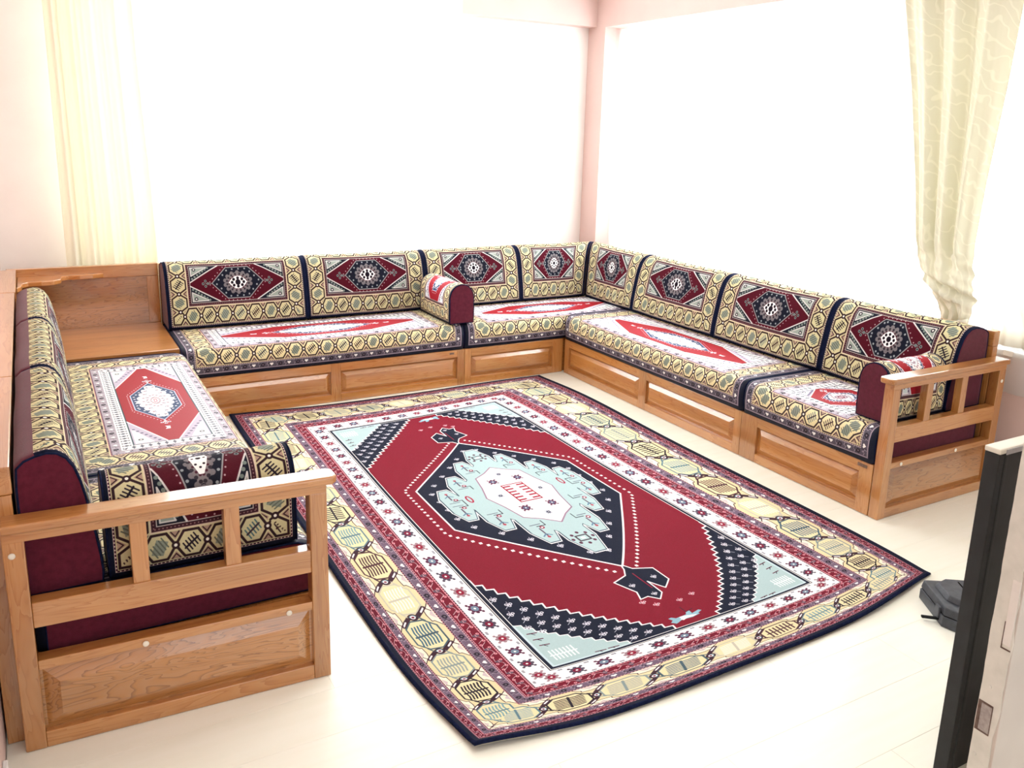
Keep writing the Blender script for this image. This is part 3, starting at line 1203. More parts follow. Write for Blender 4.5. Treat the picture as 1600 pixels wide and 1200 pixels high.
def raised(parent, axis, face, a0, a1, z0, z1, sgn, m, bev=.034):
    """Raised and fielded panel; lies in plane axis=face, opening a0..a1 x z0..z1; sgn = outward direction."""
    def P(d, a, z):
        return (face + sgn * d, a, z) if axis == 0 else (a, face + sgn * d, z)
    back, low, hi = -.024, -.017, .0005
    V = [P(back, a0, z0), P(back, a1, z0), P(back, a1, z1), P(back, a0, z1),
         P(low, a0, z0), P(low, a1, z0), P(low, a1, z1), P(low, a0, z1),
         P(low, a0 + .007, z0 + .007), P(low, a1 - .007, z0 + .007), P(low, a1 - .007, z1 - .007), P(low, a0 + .007, z1 - .007),
         P(hi, a0 + bev, z0 + bev), P(hi, a1 - bev, z0 + bev), P(hi, a1 - bev, z1 - bev), P(hi, a0 + bev, z1 - bev)]
    Fc = [(0, 1, 2, 3)]
    for l in range(3):
        for i in range(4):
            j = (i + 1) % 4
            Fc.append((l * 4 + i, l * 4 + j, l * 4 + 4 + j, l * 4 + 4 + i))
    Fc.append((12, 13, 14, 15))
    return mesh_obj('raised_panel', V, Fc, m, parent)


def base_front(parent, axis, face, a0, a1, stiles, sgn, m_long, m_up, top=ZB, zlo=.048, zhi=.192):
    """Frame-and-panel front. stiles = list of (a, b) intervals including both ends."""
    def B(nm, a, b, lo, hi, m):
        if axis == 0:
            return box(nm, face - sgn * FACE, a, lo, face, b, hi, m, parent, .0018)
        return box(nm, a, face - sgn * FACE, lo, b, face, hi, m, parent, .0018)
    for (a, b) in stiles:
        B('stile', a, b, .002, top, m_up)
    for (p, q) in zip(stiles, stiles[1:]):
        B('top_rail', p[1], q[0], zhi, top, m_long)
        B('bottom_rail', p[1], q[0], .002, zlo, m_long)
        raised(parent, axis, face, p[1], q[0], zlo, zhi, sgn, m_long)


def base_unit(label, x0, y0, x1, y1, axis, face, sgn, stiles, loc):
    t = thing('storage_bench', label, 'bench', loc, 'wooden benches under the corner sofa')
    ml = WOODY if axis == 0 else WOODX
    # carcass: box behind the front
    if axis == 1:
        box('carcass', x0 + .004, min(face - sgn * (FACE + .001), y1) if sgn < 0 else y0, .002, x1 - .004, y1, ZB - .004, ml, t, .002)
    else:
        a, b = (face - sgn * (FACE + .001), x1) if sgn < 0 else (x0, face - sgn * (FACE + .001))
        box('carcass', a, y0 + .004, .002, b, y1 - .004, ZB - .004, ml, t, .002)
    base_front(t, axis, face, 0, 0, stiles, sgn, ml, WOODZ)
    return t


b1 = base_unit('long pine base with two raised panels under the back sofa, left of the middle', -2.495, 0, -.7625, .76, 1, 0.0, -1,
               [(-2.495, -2.44), (-1.658, -1.598), (-.815, -.7635)], (-1.63, .38, 0))
b2 = base_unit('short pine base with one raised panel in the inner corner of the sofa', -.7615, 0, .76, .76, 1, 0.0, -1,
               [(-.7610, -.715), (-.085, -.001)], (0, .38, 0))
b3 = base_unit('long pine base with two raised panels under the right sofa run', 0.0, -1.7405, .76, -.001, 0, 0.0, -1,
               [(-1.740, -1.690), (-.935, -.865), (-.075, -.0235)], (.38, -.87, 0))
b4 = thing('storage_bench', 'short pine base with one raised panel and small metal tag, touching the right slatted armrest', 'bench', (.38, -2.18, 0), 'wooden benches under the corner sofa')
box('carcass', .023, -2.555, .002, .76, -1.7425, ZB - .004, WOODY, b4, .002)
base_front(b4, 0, 0.0, 0, 0, [(-2.555, -2.485), (-1.855, -1.742)], -1, WOODY, WOODZ)


def tag(parent, x, y, z, axis, sgn):
    a = parent
    if axis == 1:
        o = box('maker_tag', x - .016, y, z - .0065, x + .016, y - .0012, z + .0065, LABELM, a, .0008)
    else:
        o = box('maker_tag', x, y - .026, z - .008, x - .0015, y + .026, z + .008, LABELM, a, .001)
    o['label'] = 'small brown metal tag on the top rail'
    return o


tag(b1, -.855, -.0002, .222, 1, -1)
tag(b4, -.0002, -2.500, .224, 0, -1)


def arm(parent, xf, xb, yo, th, sgn, skew=0.0, balx=(), caps=(), open_panel=False, name_m=WOODX, panel_m=None):
    """Slatted arm in the plane y=yo (outer face), from front x=xf to back x=xb; sgn = direction of the front in x."""
    y2 = yo + th

    def X(x, y, z):
        return (x, y + (xf - x) * sgn * skew, z)
    pw = .050
    fa, fb = (xf - sgn * pw, xf)
    ba, bb = (xb, xb + sgn * pw)
    A = dict(parent=parent, xf=X)
    box('arm_post', fa, yo, .001, fb, y2, .606, WOODZ, bevel=.003, **A)
    box('arm_post', ba, yo, .001, bb, y2, .606, WOODZ, bevel=.003, **A)
    i0, i1 = min(fa, fb, ba, bb) + pw, max(fa, fb, ba, bb) - pw
    box('arm_bottom_rail', i0, yo + .002, .001, i1, y2 - .002, .048, WOODX, bevel=.002, **A)
    box('arm_panel_rail', i0, yo + .002, .235, i1, y2 - .002, .262, WOODX, bevel=.002, **A)
    box('arm_middle_rail', i0, yo + .001, .358, i1, y2 - .001, .430, WOODX, bevel=.003, **A)
    # top rail and its overhanging cap
    xo0, xo1 = min(xf, xb), max(xf, xb)
    box('arm_top_rail', xo0, yo + .001, .604, xo1, y2 - .001, .634, WOODX, bevel=.002, **A)
    ov = .030
    c0, c1 = (xo0, xo1 + ov) if sgn > 0 else (xo0 - ov, xo1)
    ya, yb = yo - .014, y2 + .014
    ch = .014
    if sgn > 0:
        pts = [(c0, ya), (c1 - ch, ya), (c1, ya + ch), (c1, yb - ch), (c1 - ch, yb), (c0, yb)]
    else:
        pts = [(c0 + ch, ya), (c1, ya), (c1, yb), (c0 + ch, yb), (c0, yb - ch), (c0, ya + ch)]
    V = [X(x, y, .632) for x, y in pts] + [X(x, y, .657) for x, y in pts]
    Fc = [tuple(range(5, -1, -1)), tuple(range(6, 12))] + [(i, (i + 1) % 6, (i + 1) % 6 + 6, i + 6) for i in range(6)]
    mesh_obj('arm_cap', V, Fc, WOODX, parent, bevel=.006, segs=3)
    for x in balx:
        box('baluster', x - .021, yo + .006, .428, x + .021, y2 - .006, .606, WOODZ, bevel=.002, **A)
    # lower raised panel
    pn = raised(parent, 1, yo + .003, i0, i1, .048, .235, -1, panel_m or KNOTX, .045 if open_panel else .036)
    if skew:
        for v in pn.data.vertices:
            v.co.y += (xf - (v.co.x + parent.location.x)) * sgn * skew
    for (x, z) in caps:
        V, Fc = [], []
        n = 12
        for rr, d in ((.0085, .0), (.0085, -.0015), (.005, -.003)):
            for i in range(n):
                an = i / n * 6.2832
                V.append(X(x + rr * math.cos(an), yo + d - .0002 + (.0025 if False else 0), z + rr * math.sin(an)))
        for l in range(2):
            for i in range(n):
                j = (i + 1) % n
                Fc.append((l * n + i, l * n + j, l * n + n + j, l * n + n + i))
        Fc.append(tuple(range(2 * n, 3 * n)))
        mesh_obj('screw_cap', V, Fc, CAPM, parent, smooth=True)


a4 = thing('side_rail', 'slatted pine armrest panel closing the far right end of the sofa', 'armrest', (.4, -2.585, 0), 'slatted armrest panels')
arm(a4, 0.0, .815, -2.607, .048, -1, balx=(.262, .512), caps=((.116, .249), (.507, .249), (.79, .55)), panel_m=KNOTX)

# left sofa bases
b5 = thing('storage_bench', 'long pine base of the left sofa facing the carpet', 'bench', (-2.9, -.85, 0), 'wooden benches under the corner sofa')
box('carcass', -3.24, -1.664, .002, -2.504, -.004, ZB - .004, WOODY, b5, .002)
base_front(b5, 0, -2.481, 0, 0, [(-1.664, -1.615), (-.87, -.81), (-.07, -.004)], 1, WOODY, WOODZ)
b6 = thing('storage_bench', 'short pine base under the near end of the left sofa, beside the left slatted armrest', 'bench', (-2.9, -2.1, 0), 'wooden benches under the corner sofa')
box('carcass', -3.24, -2.470, .002, -2.504, -1.666, ZB - .004, WOODY, b6, .002)
base_front(b6, 0, -2.481, 0, 0, [(-2.470, -2.42), (-1.72, -1.666)], 1, WOODY, WOODZ)
a6 = thing('side_rail', 'slatted pine armrest panel with knotty board, nearest the camera on the left', 'armrest', (-2.88, -2.55, 0), 'slatted armrest panels')
arm(a6, -2.472, -3.288, -2.568, .048, 1, skew=.055, balx=(-2.976, -2.737), caps=((-3.268, .570), (-2.98, .246), (-2.592, .243)), open_panel=True, panel_m=KNOTX)


# wooden backs
def back_board(label, x0, y0, x1, y1, z1, axis, segs_at, loc, cap=False):
    t = thing('sofa_back_board', label, 'sofa back', loc, 'wooden backs behind the cushions')  # wooden back of the sofa, standing behind its cushions
    ml = WOODY if axis == 0 else WOODX
    d = .012
    if axis == 1:
        box('back_panel', x0, y0 + d, .002, x1, y1, z1 - .0755, WOODX, t, .002)
        box('back_top_rail', x0, y0, z1 - .075, x1, y1 + .002, z1, WOODX, t, .004)
        for s in segs_at:
            box('back_stile', s - .025, y0, .25, s + .025, y0 + d - .0005, z1 - .0755, WOODZ, t, .0015)
    else:
        sg = 1 if x0 < -1 else -1
        if sg > 0:
            box('back_panel', x0, y0 + (.05 if z1 > .78 and y0 < -2 else 0), .002, x1 - d, y1, z1 - .0755, WOODY, t, .002)
        else:
            box('back_panel', x0 + d, y0, .002, x1, y1, z1 - .0755, WOODY, t, .002)
        box('back_top_rail', x0, y0, z1 - .075, x1 + .002, y1, z1, WOODY, t, .004)
        for s in segs_at:
            box('back_stile', (x1 - d + .0005) if sg > 0 else x0, s - .025, .25, x1 if sg > 0 else x0 + d - .0005, s + .025, z1 - .0755, WOODZ, t, .0015)
    return t


back_board('honey pine back board behind the back sofa cushions', -2.492, .765, .759, .805, .782, 1, [], (-.9, .785, 0))
back_board('honey pine back board behind the right sofa cushions', .765, -2.554, .805, .760, .782, 0, [-2.53], (.785, -.9, 0))
t = back_board('pine back board along the left wall behind the far left cushions', -3.330, -1.580, -3.255, .030, .786, 0, [], (-3.28, -.8, 0))
t = back_board('pine back board end behind the nearest left cushion, end grain showing', -3.330, -2.466, -3.255, -1.582, .786, 0, [], (-3.28, -2.0, 0))

box('end_post', -3.330, -2.4665, .002, -3.2558, -2.420, .7105, WOODZ, t, .002)
# corner table unit
ct = thing('corner_table', 'honey pine corner table with high back boards between left and back sofas', 'corner table', (-2.9, .4, 0))
box('carcass', -3.250, .050, .002, -2.505, .755, .372, WOODX, ct, .002)
box('apron', -3.250, .038, .30, -2.505, .0495, .372, KNOTX, ct, .0015)
box('tabletop', -3.254, .030, .3725, -2.500, .763, .418, WOODX, ct, .004)
box('back_board', -3.300, .7645, .002, -2.497, .790, .752, KNOTX, ct, .002)
box('back_top_rail', -3.300, .7585, .712, -2.497, .805, .787, WOODX, ct, .003)
box('back_stile', -2.565, .757, .419, -2.500, .764, .711, WOODZ, ct, .0015)
box('side_board', -3.330, .032, .002, -3.2555, .757, .752, WOODY, ct, .002)
box('side_top_rail', -3.330, .032, .7525, -3.250, .757, .787, WOODY, ct, .003)
# lobed corner shelf under the top rails
so = [(-3.249, .757), (-2.800, .757), (-2.86, .72), (-2.93, .715), (-2.99, .722), (-3.022, .70), (-3.030, .62), (-3.07, .575), (-3.13, .562), (-3.195, .566), (-3.222, .53), (-3.228, .44), (-3.249, .40)]
so = so[::-1]
n = len(so)
V = [(x, y, .718) for x, y in so] + [(x, y, .744) for x, y in so]
Fc = [tuple(range(n - 1, -1, -1)), tuple(range(n, 2 * n))] + [(i, (i + 1) % n, (i + 1) % n + n, i + n) for i in range(n)]
mesh_obj('corner_shelf', V, Fc, WOODX, ct, bevel=.004)


# ------------------------------------------------------------------ cushions
def profile_cushion(name, label, cat, group, prof, a0, a1, axis, org, dsg, texw, m, arc_uv, side_m, mit0=0.0, mit1=0.0, seed=0, back_from=None, usw=False, closed_from=None, edge_m=None, nlen=40, puff=.004):
    """Extrude a closed profile along an axis.
    prof: list of (d, z, v) with d = depth from the front line, z height, v = texture row (None = plain side, still covered).
    axis: 1 -> length along x, depth along +y*dsg from org ; 0 -> length along y, depth along x*dsg."""
    am = (a0 + a1) / 2
    if axis == 1:
        loc = (am, org + dsg * .1, prof[0][1])
    else:
        loc = (org + dsg * .1, am, prof[0][1])
    t = thing(name, label, cat, loc, group)
    r = random.Random(seed)
    cd = sum(p[0] for p in prof) / len(prof)
    cz = sum(p[1] for p in prof) / len(prof)
    ph = [r.uniform(0, 6.28) for _ in range(4)]
    L = a1 - a0
    # length stations, dense at ends
    st = [0, .003, .010, .02]
    ts = [s for s in st] + [.02 + (L - .04) * i / nlen for i in range(1, nlen)] + [L - s for s in st[::-1]]
    V, U, Fc = [], [], []
    n = len(prof)
    for s in ts:
        e = min(s, L - s)
        k = 1 - .16 * max(0, 1 - e / .018) ** 2 * (1 if True else 0)
        tt = s / L
        for (d, z, v) in prof:
            dd = cd + (d - cd) * (1 - (1 - k) * .35)
            zz = z if z <= prof[0][1] + 1e-6 else cz + (z - cz) * (1 - (1 - k) * .25)
            if z > prof[0][1] + .01:
                w = puff * (math.sin(tt * 5 + ph[0]) * .5 + math.sin(tt * 13 + z * 9 + ph[1]) * .3) * min(1, e / .1)
                dd += w * .6
                zz += w * .5
                # soft sag in the middle of edges
                zz -= .004 * math.sin(tt * math.pi)
            ml = s + mit0 * d * (1 - tt) + mit1 * d * tt
            a = a0 + ml
            if axis == 1:
                V.append((a, org + dsg * dd, zz))
            else:
                V.append((org + dsg * dd, a, zz))
            uu = (1 - tt) if usw else tt
            U.append((uu, v))
    m_ = len(ts)
    plain = []
    flip = (axis == 1) == (dsg > 0)
    for j in range(m_ - 1):
        for i in range(n - 1):
            q = (j * n + i, j * n + i + 1, (j + 1) * n + i + 1, (j + 1) * n + i)
            Fc.append(q if not flip else q[::-1])
            plain.append(1 if back_from is not None and i >= back_from else 0)
        q = (j * n + n - 1, j * n, (j + 1) * n, (j + 1) * n + n - 1)   # underside
        Fc.append(q if not flip else q[::-1])
        plain.append(1)
    cover = mesh_obj('cover', V, Fc, m, t, uvs=U, smooth=True)
    cover.data.materials.append(side_m)
    if len(cover.data.polygons) == len(plain):
        cover.data.polygons.foreach_set('material_index', plain)
    # end faces
    for side, j in ((0, 0), (1, m_ - 1)):
        ring = V[j * n:(j + 1) * n]
        out = (-1 if side == 0 else 1) * .0008
        c = [sum(p[k] for p in ring) / n for k in range(3)]
        VV = []
        for p in ring:
            q = list(p)
            q[0 if axis == 1 else 1] += out
            VV.append(tuple(q))
        inner = []
        for p in ring:
            q = [c[k] + (p[k] - c[k]) * .88 for k in range(3)]
            q[0 if axis == 1 else 1] = p[0 if axis == 1 else 1] + out * 3.0
            inner.append(tuple(q))
        cc = list(c)
        cc[0 if axis == 1 else 1] += out * 3.5
        VV = VV + inner
        FF = [(i, (i + 1) % n, n + (i + 1) % n, n + i) for i in range(n)] + [tuple(range(n, 2 * n))]
        mesh_obj('side_panel', VV, FF, side_m, t)
        # piping round the end
        cu = bpy.data.curves.new('piping', 'CURVE')
        cu.dimensions = '3D'
        cu.bevel_depth = .0032
        cu.bevel_resolution = 1
        sp = cu.splines.new('POLY')
        sp.points.add(n - 1)
        for i, p in enumerate(ring):
            sp.points[i].co = (p[0] - loc[0], p[1] - loc[1], p[2] - loc[2], 1)
        sp.use_cyclic_u = True
        cu.materials.append(edge_m or NAVY)
        tmp = bpy.data.objects.new('piping_tmp', cu)
        COL.objects.link(tmp)
        dg = bpy.context.evaluated_depsgraph_get()
        me = bpy.data.meshes.new_from_object(tmp.evaluated_get(dg))
        bpy.data.objects.remove(tmp)
        po = bpy.data.objects.new('piping', me)
        COL.objects.link(po)
        po.parent = t
    return t


def arc_v(prof, vstart=0.0, total=None, h=None):
    """Attach a texture row to each profile point by arc length."""
    out, s = [], 0.0
    for i, (d, z) in enumerate(prof):
        if i:
            s += math.hypot(d - prof[i - 1][0], z - prof[i - 1][1])
        out.append((d, z, s))
    T = h or s
    return [(d, z, (q) / T) for d, z, q in out], s


# ---- back cushions
ZS = .419
BH = .465       # textile height over the face and the rounded top
back_pts = [(0.0, ZS), (-.004, ZS + .02), (.000, ZS + .07), (.010, ZS + .13), (.022, ZS + .19), (.034, ZS + .25), (.048, ZS + .30), (.066, ZS + .343), (.090, ZS + .372), (.120, ZS + .388), (.155, ZS + .393), (.195, ZS + .388), (.235, ZS + .378), (.262, ZS + .36), (.268, ZS + .30), (.268, ZS + .15), (.268, ZS + .0)]
bprof, bT = arc_v(back_pts, h=.540)
BACK_TEX = {}


def back_tex(w):
    k = round(w, 2)
    if k not in BACK_TEX:
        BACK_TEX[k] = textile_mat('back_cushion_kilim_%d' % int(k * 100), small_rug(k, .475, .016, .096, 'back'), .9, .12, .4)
    return BACK_TEX[k]


bx = [(-2.488, -1.652, 0, 0, 'back cushion of the back sofa right beside the corner table'),
      (-1.646, -.820, 0, 0, 'back cushion of the back sofa left of the middle bolster'),
      (-.812, -.070, 0, 0, 'back cushion of the back sofa half hidden behind the middle bolster'),
      (-.062, .487, 0, 1, 'last back cushion of the back sofa, meeting the inner corner')]
for i, (a, b, m0, m1, lab) in enumerate(bx):
    w = b - a + (.13 if m1 else 0)
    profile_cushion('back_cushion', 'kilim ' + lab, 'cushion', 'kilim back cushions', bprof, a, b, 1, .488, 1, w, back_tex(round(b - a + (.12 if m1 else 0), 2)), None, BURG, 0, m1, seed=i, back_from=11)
ry = [(.468, -.110, 1, 0, 'back cushion of the right sofa beside the inner corner, narrowest'),
      (-.118, -.948, 0, 0, 'second back cushion of the right sofa from the inner corner'),
      (-.956, -1.790, 0, 0, 'third back cushion of the right sofa, left of the one above the arm bolster'),
      (-1.798, -2.535, 0, 0, 'back cushion at the right end above the arm bolster')]
for i, (a, b, m0, m1, lab) in enumerate(ry):
    # along y, increasing parameter must run b..a
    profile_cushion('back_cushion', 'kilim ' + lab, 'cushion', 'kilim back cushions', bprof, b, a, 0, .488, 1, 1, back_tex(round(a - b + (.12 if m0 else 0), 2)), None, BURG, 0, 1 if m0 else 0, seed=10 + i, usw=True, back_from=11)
lpts = [(d * .70, z) for d, z in back_pts]
lprof, _ = arc_v(lpts, h=.500)
ly = [(.025, -.735, 'far end of the left sofa, next to the corner table'),
      (-.743, -1.560, 'middle of the left sofa'),
      (-1.568, -2.458, 'near end of the left sofa, burgundy side showing')]
for i, (a, b, lab) in enumerate(ly):
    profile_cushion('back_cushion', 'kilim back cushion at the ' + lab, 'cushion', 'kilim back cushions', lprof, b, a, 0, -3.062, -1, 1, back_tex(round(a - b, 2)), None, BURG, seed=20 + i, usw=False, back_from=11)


# ---- seat cushions
def seat_prof(depth):
    z0, z1 = ZB + .004, .4145
    p = [(-.006, z0), (-.012, z0 + .03), (-.016, z0 + .07), (-.014, z0 + .11), (-.006, z0 + .14), (.008, z1 - .012), (.028, z1 - .003), (.06, z1)]
    m = 8
    for i in range(1, m + 1):
        p.append((.06 + (depth - .08) * i / m, z1))
    p += [(depth, z1 - .02), (depth, z0)]
    return p


SEATM = {}


def seat_tex(w, h=.80):
    k = (round(w, 2), round(h, 2))
    if k not in SEATM:
        SEATM[k] = textile_mat('seat_kilim_%d' % int(k[0] * 100), small_rug(k[0], k[1], .022, .098, 'seat'), .6, .3, .25)
    return SEATM[k]


def seat(label, a0, a1, axis, org, dsg, depth, seed, usw=False, h=.80):
    pr, T = arc_v(seat_prof(depth), h=h)
    return profile_cushion('seat_cushion', label, 'cushion', 'kilim seat cushions', pr, a0, a1, axis, org, dsg, 1, seat_tex(a1 - a0, h), None, BURG, seed=seed, usw=usw, puff=.003)


seat('long red medallion seat cushion of the back sofa, left of the middle bolster', -2.492, -.772, 1, 0.0, 1, .752, 41)
seat('red medallion seat cushion in the inner corner, right of the middle bolster', -.764, .752, 1, 0.0, 1, .752, 42)
seat('long red medallion seat cushion of the right sofa', -1.742, -.026, 0, 0.0, 1, .752, 43, usw=True)
seat('short red seat cushion at the right end under the arm bolster', -2.552, -1.750, 0, 0.0, 1, .752, 44, usw=True)
seat('long red hexagon seat cushion of the left sofa below the corner table', -1.655, -.030, 0, -2.490, -1, .750, 45)
seat('seat cushion at the near end of the left sofa under the bolster', -2.464, -1.663, 0, -2.490, -1, .750, 46)


# ---- bolsters
def bolster(label, axis, a0, a1, c, w, h, z0, seed, m):
    r = w / 2
    pts = [(-r, z0), (-r - .002, z0 + .04), (-r - .002, z0 + h - r)]
    for i in range(1, 12):
        an = math.pi - i * math.pi / 12
        pts.append((r * math.cos(an) * 1.0, z0 + h - r + r * math.sin(an)))
    pts += [(r + .002, z0 + h - r), (r + .002, z0 + .04), (r, z0)]
    pr, T = arc_v(pts)
    return profile_cushion('bolster', label, 'bolster', 'kilim bolsters', pr, a0, a1, axis, c, 1, 1, m, None, BURG, seed=seed, puff=.003, nlen=16)


BOLT = textile_mat('bolster_kilim', small_rug(.62, .66, .014, .088, 'bolster'), .7, .3, .35)
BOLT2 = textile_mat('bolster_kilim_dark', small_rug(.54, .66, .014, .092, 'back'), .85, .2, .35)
bolster('red and cream kilim bolster with burgundy end on the back sofa, middle of the room', 0, -.005, .470, -.790, .175, .255, ZS + .001, 51, BOLT)
bolster('kilim bolster with burgundy end beside the slatted arm on the right', 1, .075, .478, -2.452, .165, .262, ZS + .001, 52, BOLT)
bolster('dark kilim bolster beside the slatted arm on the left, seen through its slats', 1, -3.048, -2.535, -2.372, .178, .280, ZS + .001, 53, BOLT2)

# ------------------------------------------------------------------ carpet
NX, NY = 60, 90


def crv(pts, t):
    n = len(pts) - 1
    k = min(int(t * n), n - 1)
    f = t * n - k
    g = lambda i: pts[max(0, min(n, i))]
    out = []
    for c in range(2):
        p0, p1, p2, p3 = g(k - 1)[c], g(k)[c], g(k + 1)[c], g(k + 2)[c]
        out.append(.5 * ((2 * p1) + (-p0 + p2) * f + (2 * p0 - 5 * p1 + 4 * p2 - p3) * f * f + (-p0 + 3 * p1 - 3 * p2 + p3) * f ** 3))
    return out


# outline measured on the floor: front (nearest), back, left, right edges
frontE = [(-2.222, -3.058), (-1.85, -3.118), (-1.25, -3.125), (-.70, -3.104), (-.232, -3.022)]
backE = [(-2.255, -.022), (-1.83, -.060), (-1.30, -.078), (-.80, -.066), (-.215, -.045)]
leftE = [(-2.222, -3.058), (-2.270, -2.60), (-2.272, -1.60), (-2.262, -.80), (-2.255, -.022)]
rightE = [(-.232, -3.022), (-.205, -2.60), (-.205, -1.60), (-.180, -.60), (-.215, -.045)]


def coons(u, v):
    f, b = crv(frontE, u), crv(backE, u)
    l, r = crv(leftE, v), crv(rightE, v)
    c00, c10, c01, c11 = frontE[0], frontE[-1], backE[0], backE[-1]
    return [(1 - v) * f[k] + v * b[k] + (1 - u) * l[k] + u * r[k] - ((1 - u) * (1 - v) * c00[k] + u * (1 - v) * c10[k] + (1 - u) * v * c01[k] + u * v * c11[k]) for k in range(2)]


carpet = thing('carpet', 'large red and navy medallion carpet with cream border on the floor inside the sofa', 'carpet', (-1.25, -1.57, 0))


def cz_(u, v):
    e = min(u, 1 - u) * 2.0
    f = min(v, 1 - v) * 3.0
    z = .0125
    # curled edges, a light wave along the front
    z += .010 * math.exp(-f / .05) * (.5 + .5 * math.sin(u * 15 + 1)) * (1 if v < .5 else .4)
    z += .006 * math.exp(-e / .05) * (.5 + .5 * math.sin(v * 19)) * (1 if u < .5 else .3)
    z += .003 * math.exp(-f / .3) * math.sin(u * 11)
    return z


V, U, Fc = [], [], []
for j in range(NY + 1):
    for i in range(NX + 1):
        u, v = i / NX, j / NY
        x, y = coons(u, v)
        V.append((x, y, cz_(u, v)))
        U.append((u, v))
for j in range(NY):
    for i in range(NX):
        a = j * (NX + 1) + i
        Fc.append((a, a + 1, a + NX + 2, a + NX + 1))
CARM = textile_mat('carpet_pile', carpet_tex(), .85, .2, .5, 900)
mesh_obj('pile', V, Fc, CARM, carpet, uvs=U, smooth=True)
ring = [(i, 0) for i in range(NX)] + [(NX, j) for j in range(NY)] + [(i, NY) for i in range(NX, 0, -1)] + [(0, j) for j in range(NY, 0, -1)]
VV, FF, VB = [], [], []
nr = len(ring)
cxx, cyy = -1.24, -1.57
for (i, j) in ring:
    p = V[j * (NX + 1) + i]
    dx, dy = p[0] - cxx, p[1] - cyy
    q = math.hypot(dx, dy)
    ex = (1 if i == NX else -1 if i == 0 else 0, 1 if j == NY else -1 if j == 0 else 0)
    o = .007
    VV += [(p[0], p[1], p[2]), (p[0] + ex[0] * o, p[1] + ex[1] * o, p[2] - .001), (p[0] + ex[0] * (o + .003), p[1] + ex[1] * (o + .003), p[2] - .007), (p[0] + ex[0] * o * .6, p[1] + ex[1] * o * .6, p[2] - .0105)]
    VB += [(p[0] + ex[0] * .004, p[1] + ex[1] * .004, p[2] - .0108), (p[0] + ex[0] * .005, p[1] + ex[1] * .005, max(.0004, p[2] - .0125))]
for k in range(nr):
    l = (k + 1) % nr
    for s in range(3):
        FF.append((k * 4 + s, k * 4 + s + 1, l * 4 + s + 1, l * 4 + s))
bo = mesh_obj('binding', VV, FF, NAVY, carpet, smooth=True)
bo['label'] = 'thick navy bound edge'
FF = [(k * 2, k * 2 + 1, ((k + 1) % nr) * 2 + 1, ((k + 1) % nr) * 2) for k in range(nr)]
mesh_obj('backing', VB, FF, BACKING, carpet)

# ------------------------------------------------------------------ tool case on the floor
tk = thing('tool_case', 'charcoal plastic tool case lying on the floor touching the carpet corner', 'case', (-.36, -3.25, 0))


def prism(name, pts, z0, z1, m, parent, inset=0.0, bevel=.003, zin=None):
    n = len(pts)
    cx = sum(p[0] for p in pts) / n
    cy = sum(p[1] for p in pts) / n
    top = [(cx + (x - cx) * (1 - inset), cy + (y - cy) * (1 - inset)) for x, y in pts]
    V = [(x, y, z0) for x, y in pts] + [(x, y, z1) for x, y in top]
    Fc = [tuple(range(n - 1, -1, -1)), tuple(range(n, 2 * n))] + [(i, (i + 1) % n, (i + 1) % n + n, i + n) for i in range(n)]
    return mesh_obj(name, V, Fc, m, parent, bevel=bevel)


# plan: long side runs from the carpet corner towards the camera
org = Vector((-.405, -3.105, 0))
ax = Vector((-.150, -.235, 0)).normalized()     # towards camera
ay = Vector((.235, -.150, 0)).normalized()      # to the right


def TP(a, b):
    p = org + ax * a + ay * b
    return (p.x, p.y)


low = [TP(.01, 0), TP(.20, 0), TP(.235, .035), TP(.235, .32), TP(.20, .35), TP(.03, .35), TP(0, .32), TP(-.0, .02)]
prism('lower_shell', low, .0005, .040, PLASTIC, tk, 0)
prism('lid', [TP(.005, .004), TP(.20, .004), TP(.232, .037), TP(.232, .318), TP(.198, .347), TP(.03, .347), TP(.004, .318), TP(.004, .02)], .043, .072, PLASTIC, tk, .03)
prism('lid_dome', [TP(.02, .07), TP(.05, .03), TP(.15, .03), TP(.20, .07), TP(.20, .30), TP(.03, .30)], .072, .092, PLASTIC, tk, .10)
prism('seam', [TP(.012, .006), TP(.20, .006), TP(.23, .04), TP(.23, .315), TP(.03, .343), TP(.006, .315)], .0395, .0435, HOLE, tk, 0, 0)
for b_ in (.11, .20):
    prism('groove', [TP(.05, b_), TP(.195, b_), TP(.195, b_ + .005), TP(.05, b_ + .005)], .0915, .0930, HOLE, tk, 0, 0)
prism('latch', [TP(.15, -.006), TP(.18, -.006), TP(.18, .004), TP(.15, .004)], .02, .062, PLASTIC, tk, 0, .002)
prism('carry_strap', [TP(.16, -.055), TP(.172, -.055), TP(.180, .0), TP(.168, .0)], .012, .020, DARKER, tk, 0, .002)
prism('sticker', [TP(.10, .145), TP(.135, .145), TP(.145, .165), TP(.115, .172)], .0925, .0932, YELLOW, tk, 0, 0)

# ------------------------------------------------------------------ black appliance seen edge-on, lower right
ap = thing('appliance', 'waist-high black backed appliance with cream top behind the open door edge', 'appliance', (-.9, -3.6, 0))
xa, yn, yf, zt = -1.188, -3.750, -3.150, .932
yf = -3.712
box('side_frame', xa, yn, .0, xa + .020, yf, zt - .008, BLACK, ap, .002)
box('edge_ridge', xa + .0205, yn - .002, .0, xa + .034, yf - .012, zt - .010, BLACK, ap, .003)
box('rear_panel', xa + .0345, yn + .020, .0, xa + .56, yf + .0, zt - .012, BLACK, ap, .002)
box('inner_lip', xa + .0345, yn + .004, .0, xa + .042, yn + .0195, zt - .03, DARKER, ap, .001)
box('top_plate', xa - .001, yn - .001, zt - .0075, xa + .58, yf + .002, zt + .006, CREAMP, ap, .003)
box('steel_strip', xa + .021, yn - .0035, zt - .0095, xa + .58, yn - .0015, zt + .004, STEEL, ap, .0005)
for zz in (.865, .60, .33):
    box('slot', xa + .046, yn + .0185, zz, xa + .062, yn + .0215, zz + .012, HOLE, ap, 0)

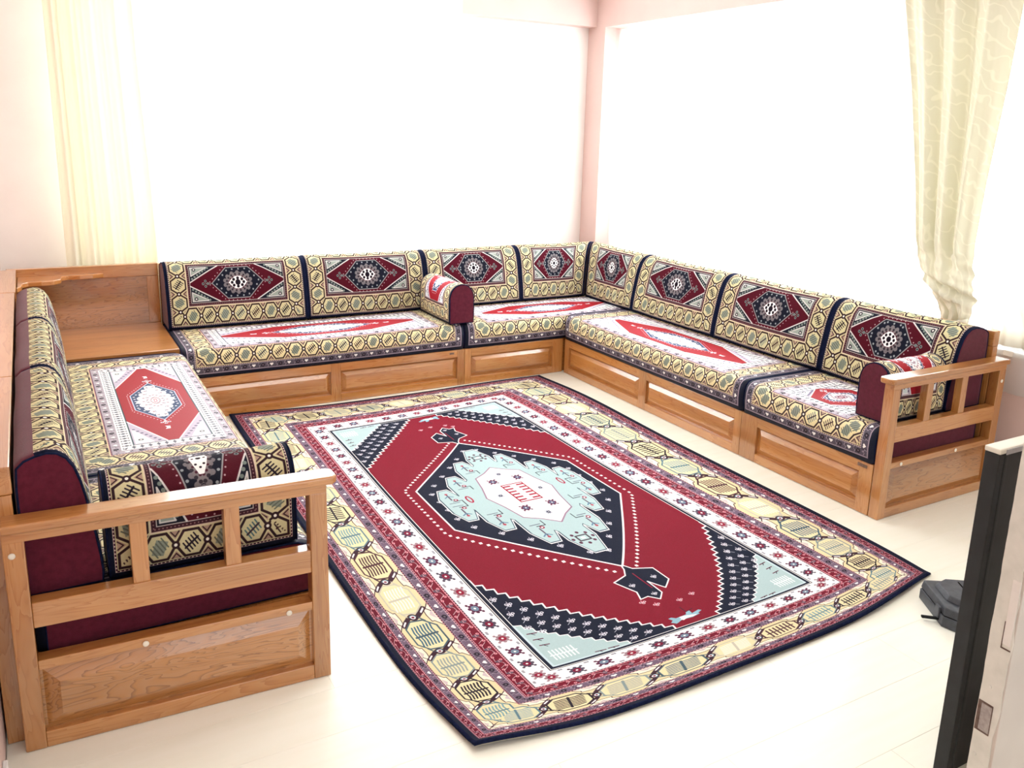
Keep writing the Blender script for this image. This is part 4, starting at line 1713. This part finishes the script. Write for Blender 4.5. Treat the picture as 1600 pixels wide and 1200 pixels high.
# ------------------------------------------------------------------ open door leaf at the right edge, lock side towards the camera
xd, yd0, yd1 = -1.500, -4.0118, -3.9625
dr = struct(box('door_1', xd + .001, yd0, .01, xd + .82, yd1, 2.04, DOORF, None, .002))


def door_part(o):
    o.parent = dr
    return o


# painted edge with ragged paint line
V, Fc = [], []
nn = 90
r = random.Random(5)
o1 = o2 = 0
for i in range(nn + 1):
    z = .01 + 2.03 * i / nn
    o1 = o1 * .6 + r.uniform(-.0012, .0012)
    o2 = o2 * .6 + r.uniform(-.0022, .0022)
    V += [(xd - .0006, yd1 + .0 + o1 * .6, z), (xd - .0006, yd0 + .004 + o2, z)]
for i in range(nn):
    Fc.append((i * 2, i * 2 + 1, i * 2 + 3, i * 2 + 2))
door_part(mesh_obj('painted_edge', V, Fc, DOORE)).modifiers.new('s', 'SOLIDIFY').thickness = .0016
door_part(box('latch_hole', xd - .0022, -3.9955, .438, xd + .012, -3.9640, .509, RUST, None, .001))
door_part(box('latch_hole_recess', xd - .0026, -3.994, .443, xd - .0020, -3.972, .505, noisy('grey_filler', s2l((150, 140, 136)), s2l((176, 166, 160)), 120, .8, .2), None, 0))
door_part(box('lock_plate', xd - .0018, -4.006, .655, xd - .0002, -3.990, .80, noisy('plate_paint', s2l((222, 214, 208)), s2l((230, 223, 216)), 20, .5, .3), None, .0006))
door_part(box('plate_joint', xd - .0016, -3.9902, .645, xd - .0004, -3.9880, .705, RUST, None, 0))
door_part(box('plate_joint', xd - .0016, -4.008, .6445, xd - .0004, -3.9880, .6475, RUST, None, 0))
for zc, yc in ((.548, -3.981), (.381, -3.974)):
    V, Fc = [], []
    for rr, d in ((.0045, -.0014), (.0035, -.0030), (.001, -.0032)):
        for i in range(10):
            an = i / 10 * 6.2832
            V.append((xd + d, yc + rr * math.cos(an), zc + rr * math.sin(an)))
    for l in range(2):
        for i in range(10):
            j = (i + 1) % 10
            Fc.append((l * 10 + i, l * 10 + j, l * 10 + 10 + j, l * 10 + 10 + i))
    Fc.append(tuple(range(20, 30)))
    door_part(mesh_obj('screw', V, Fc, DOORE))
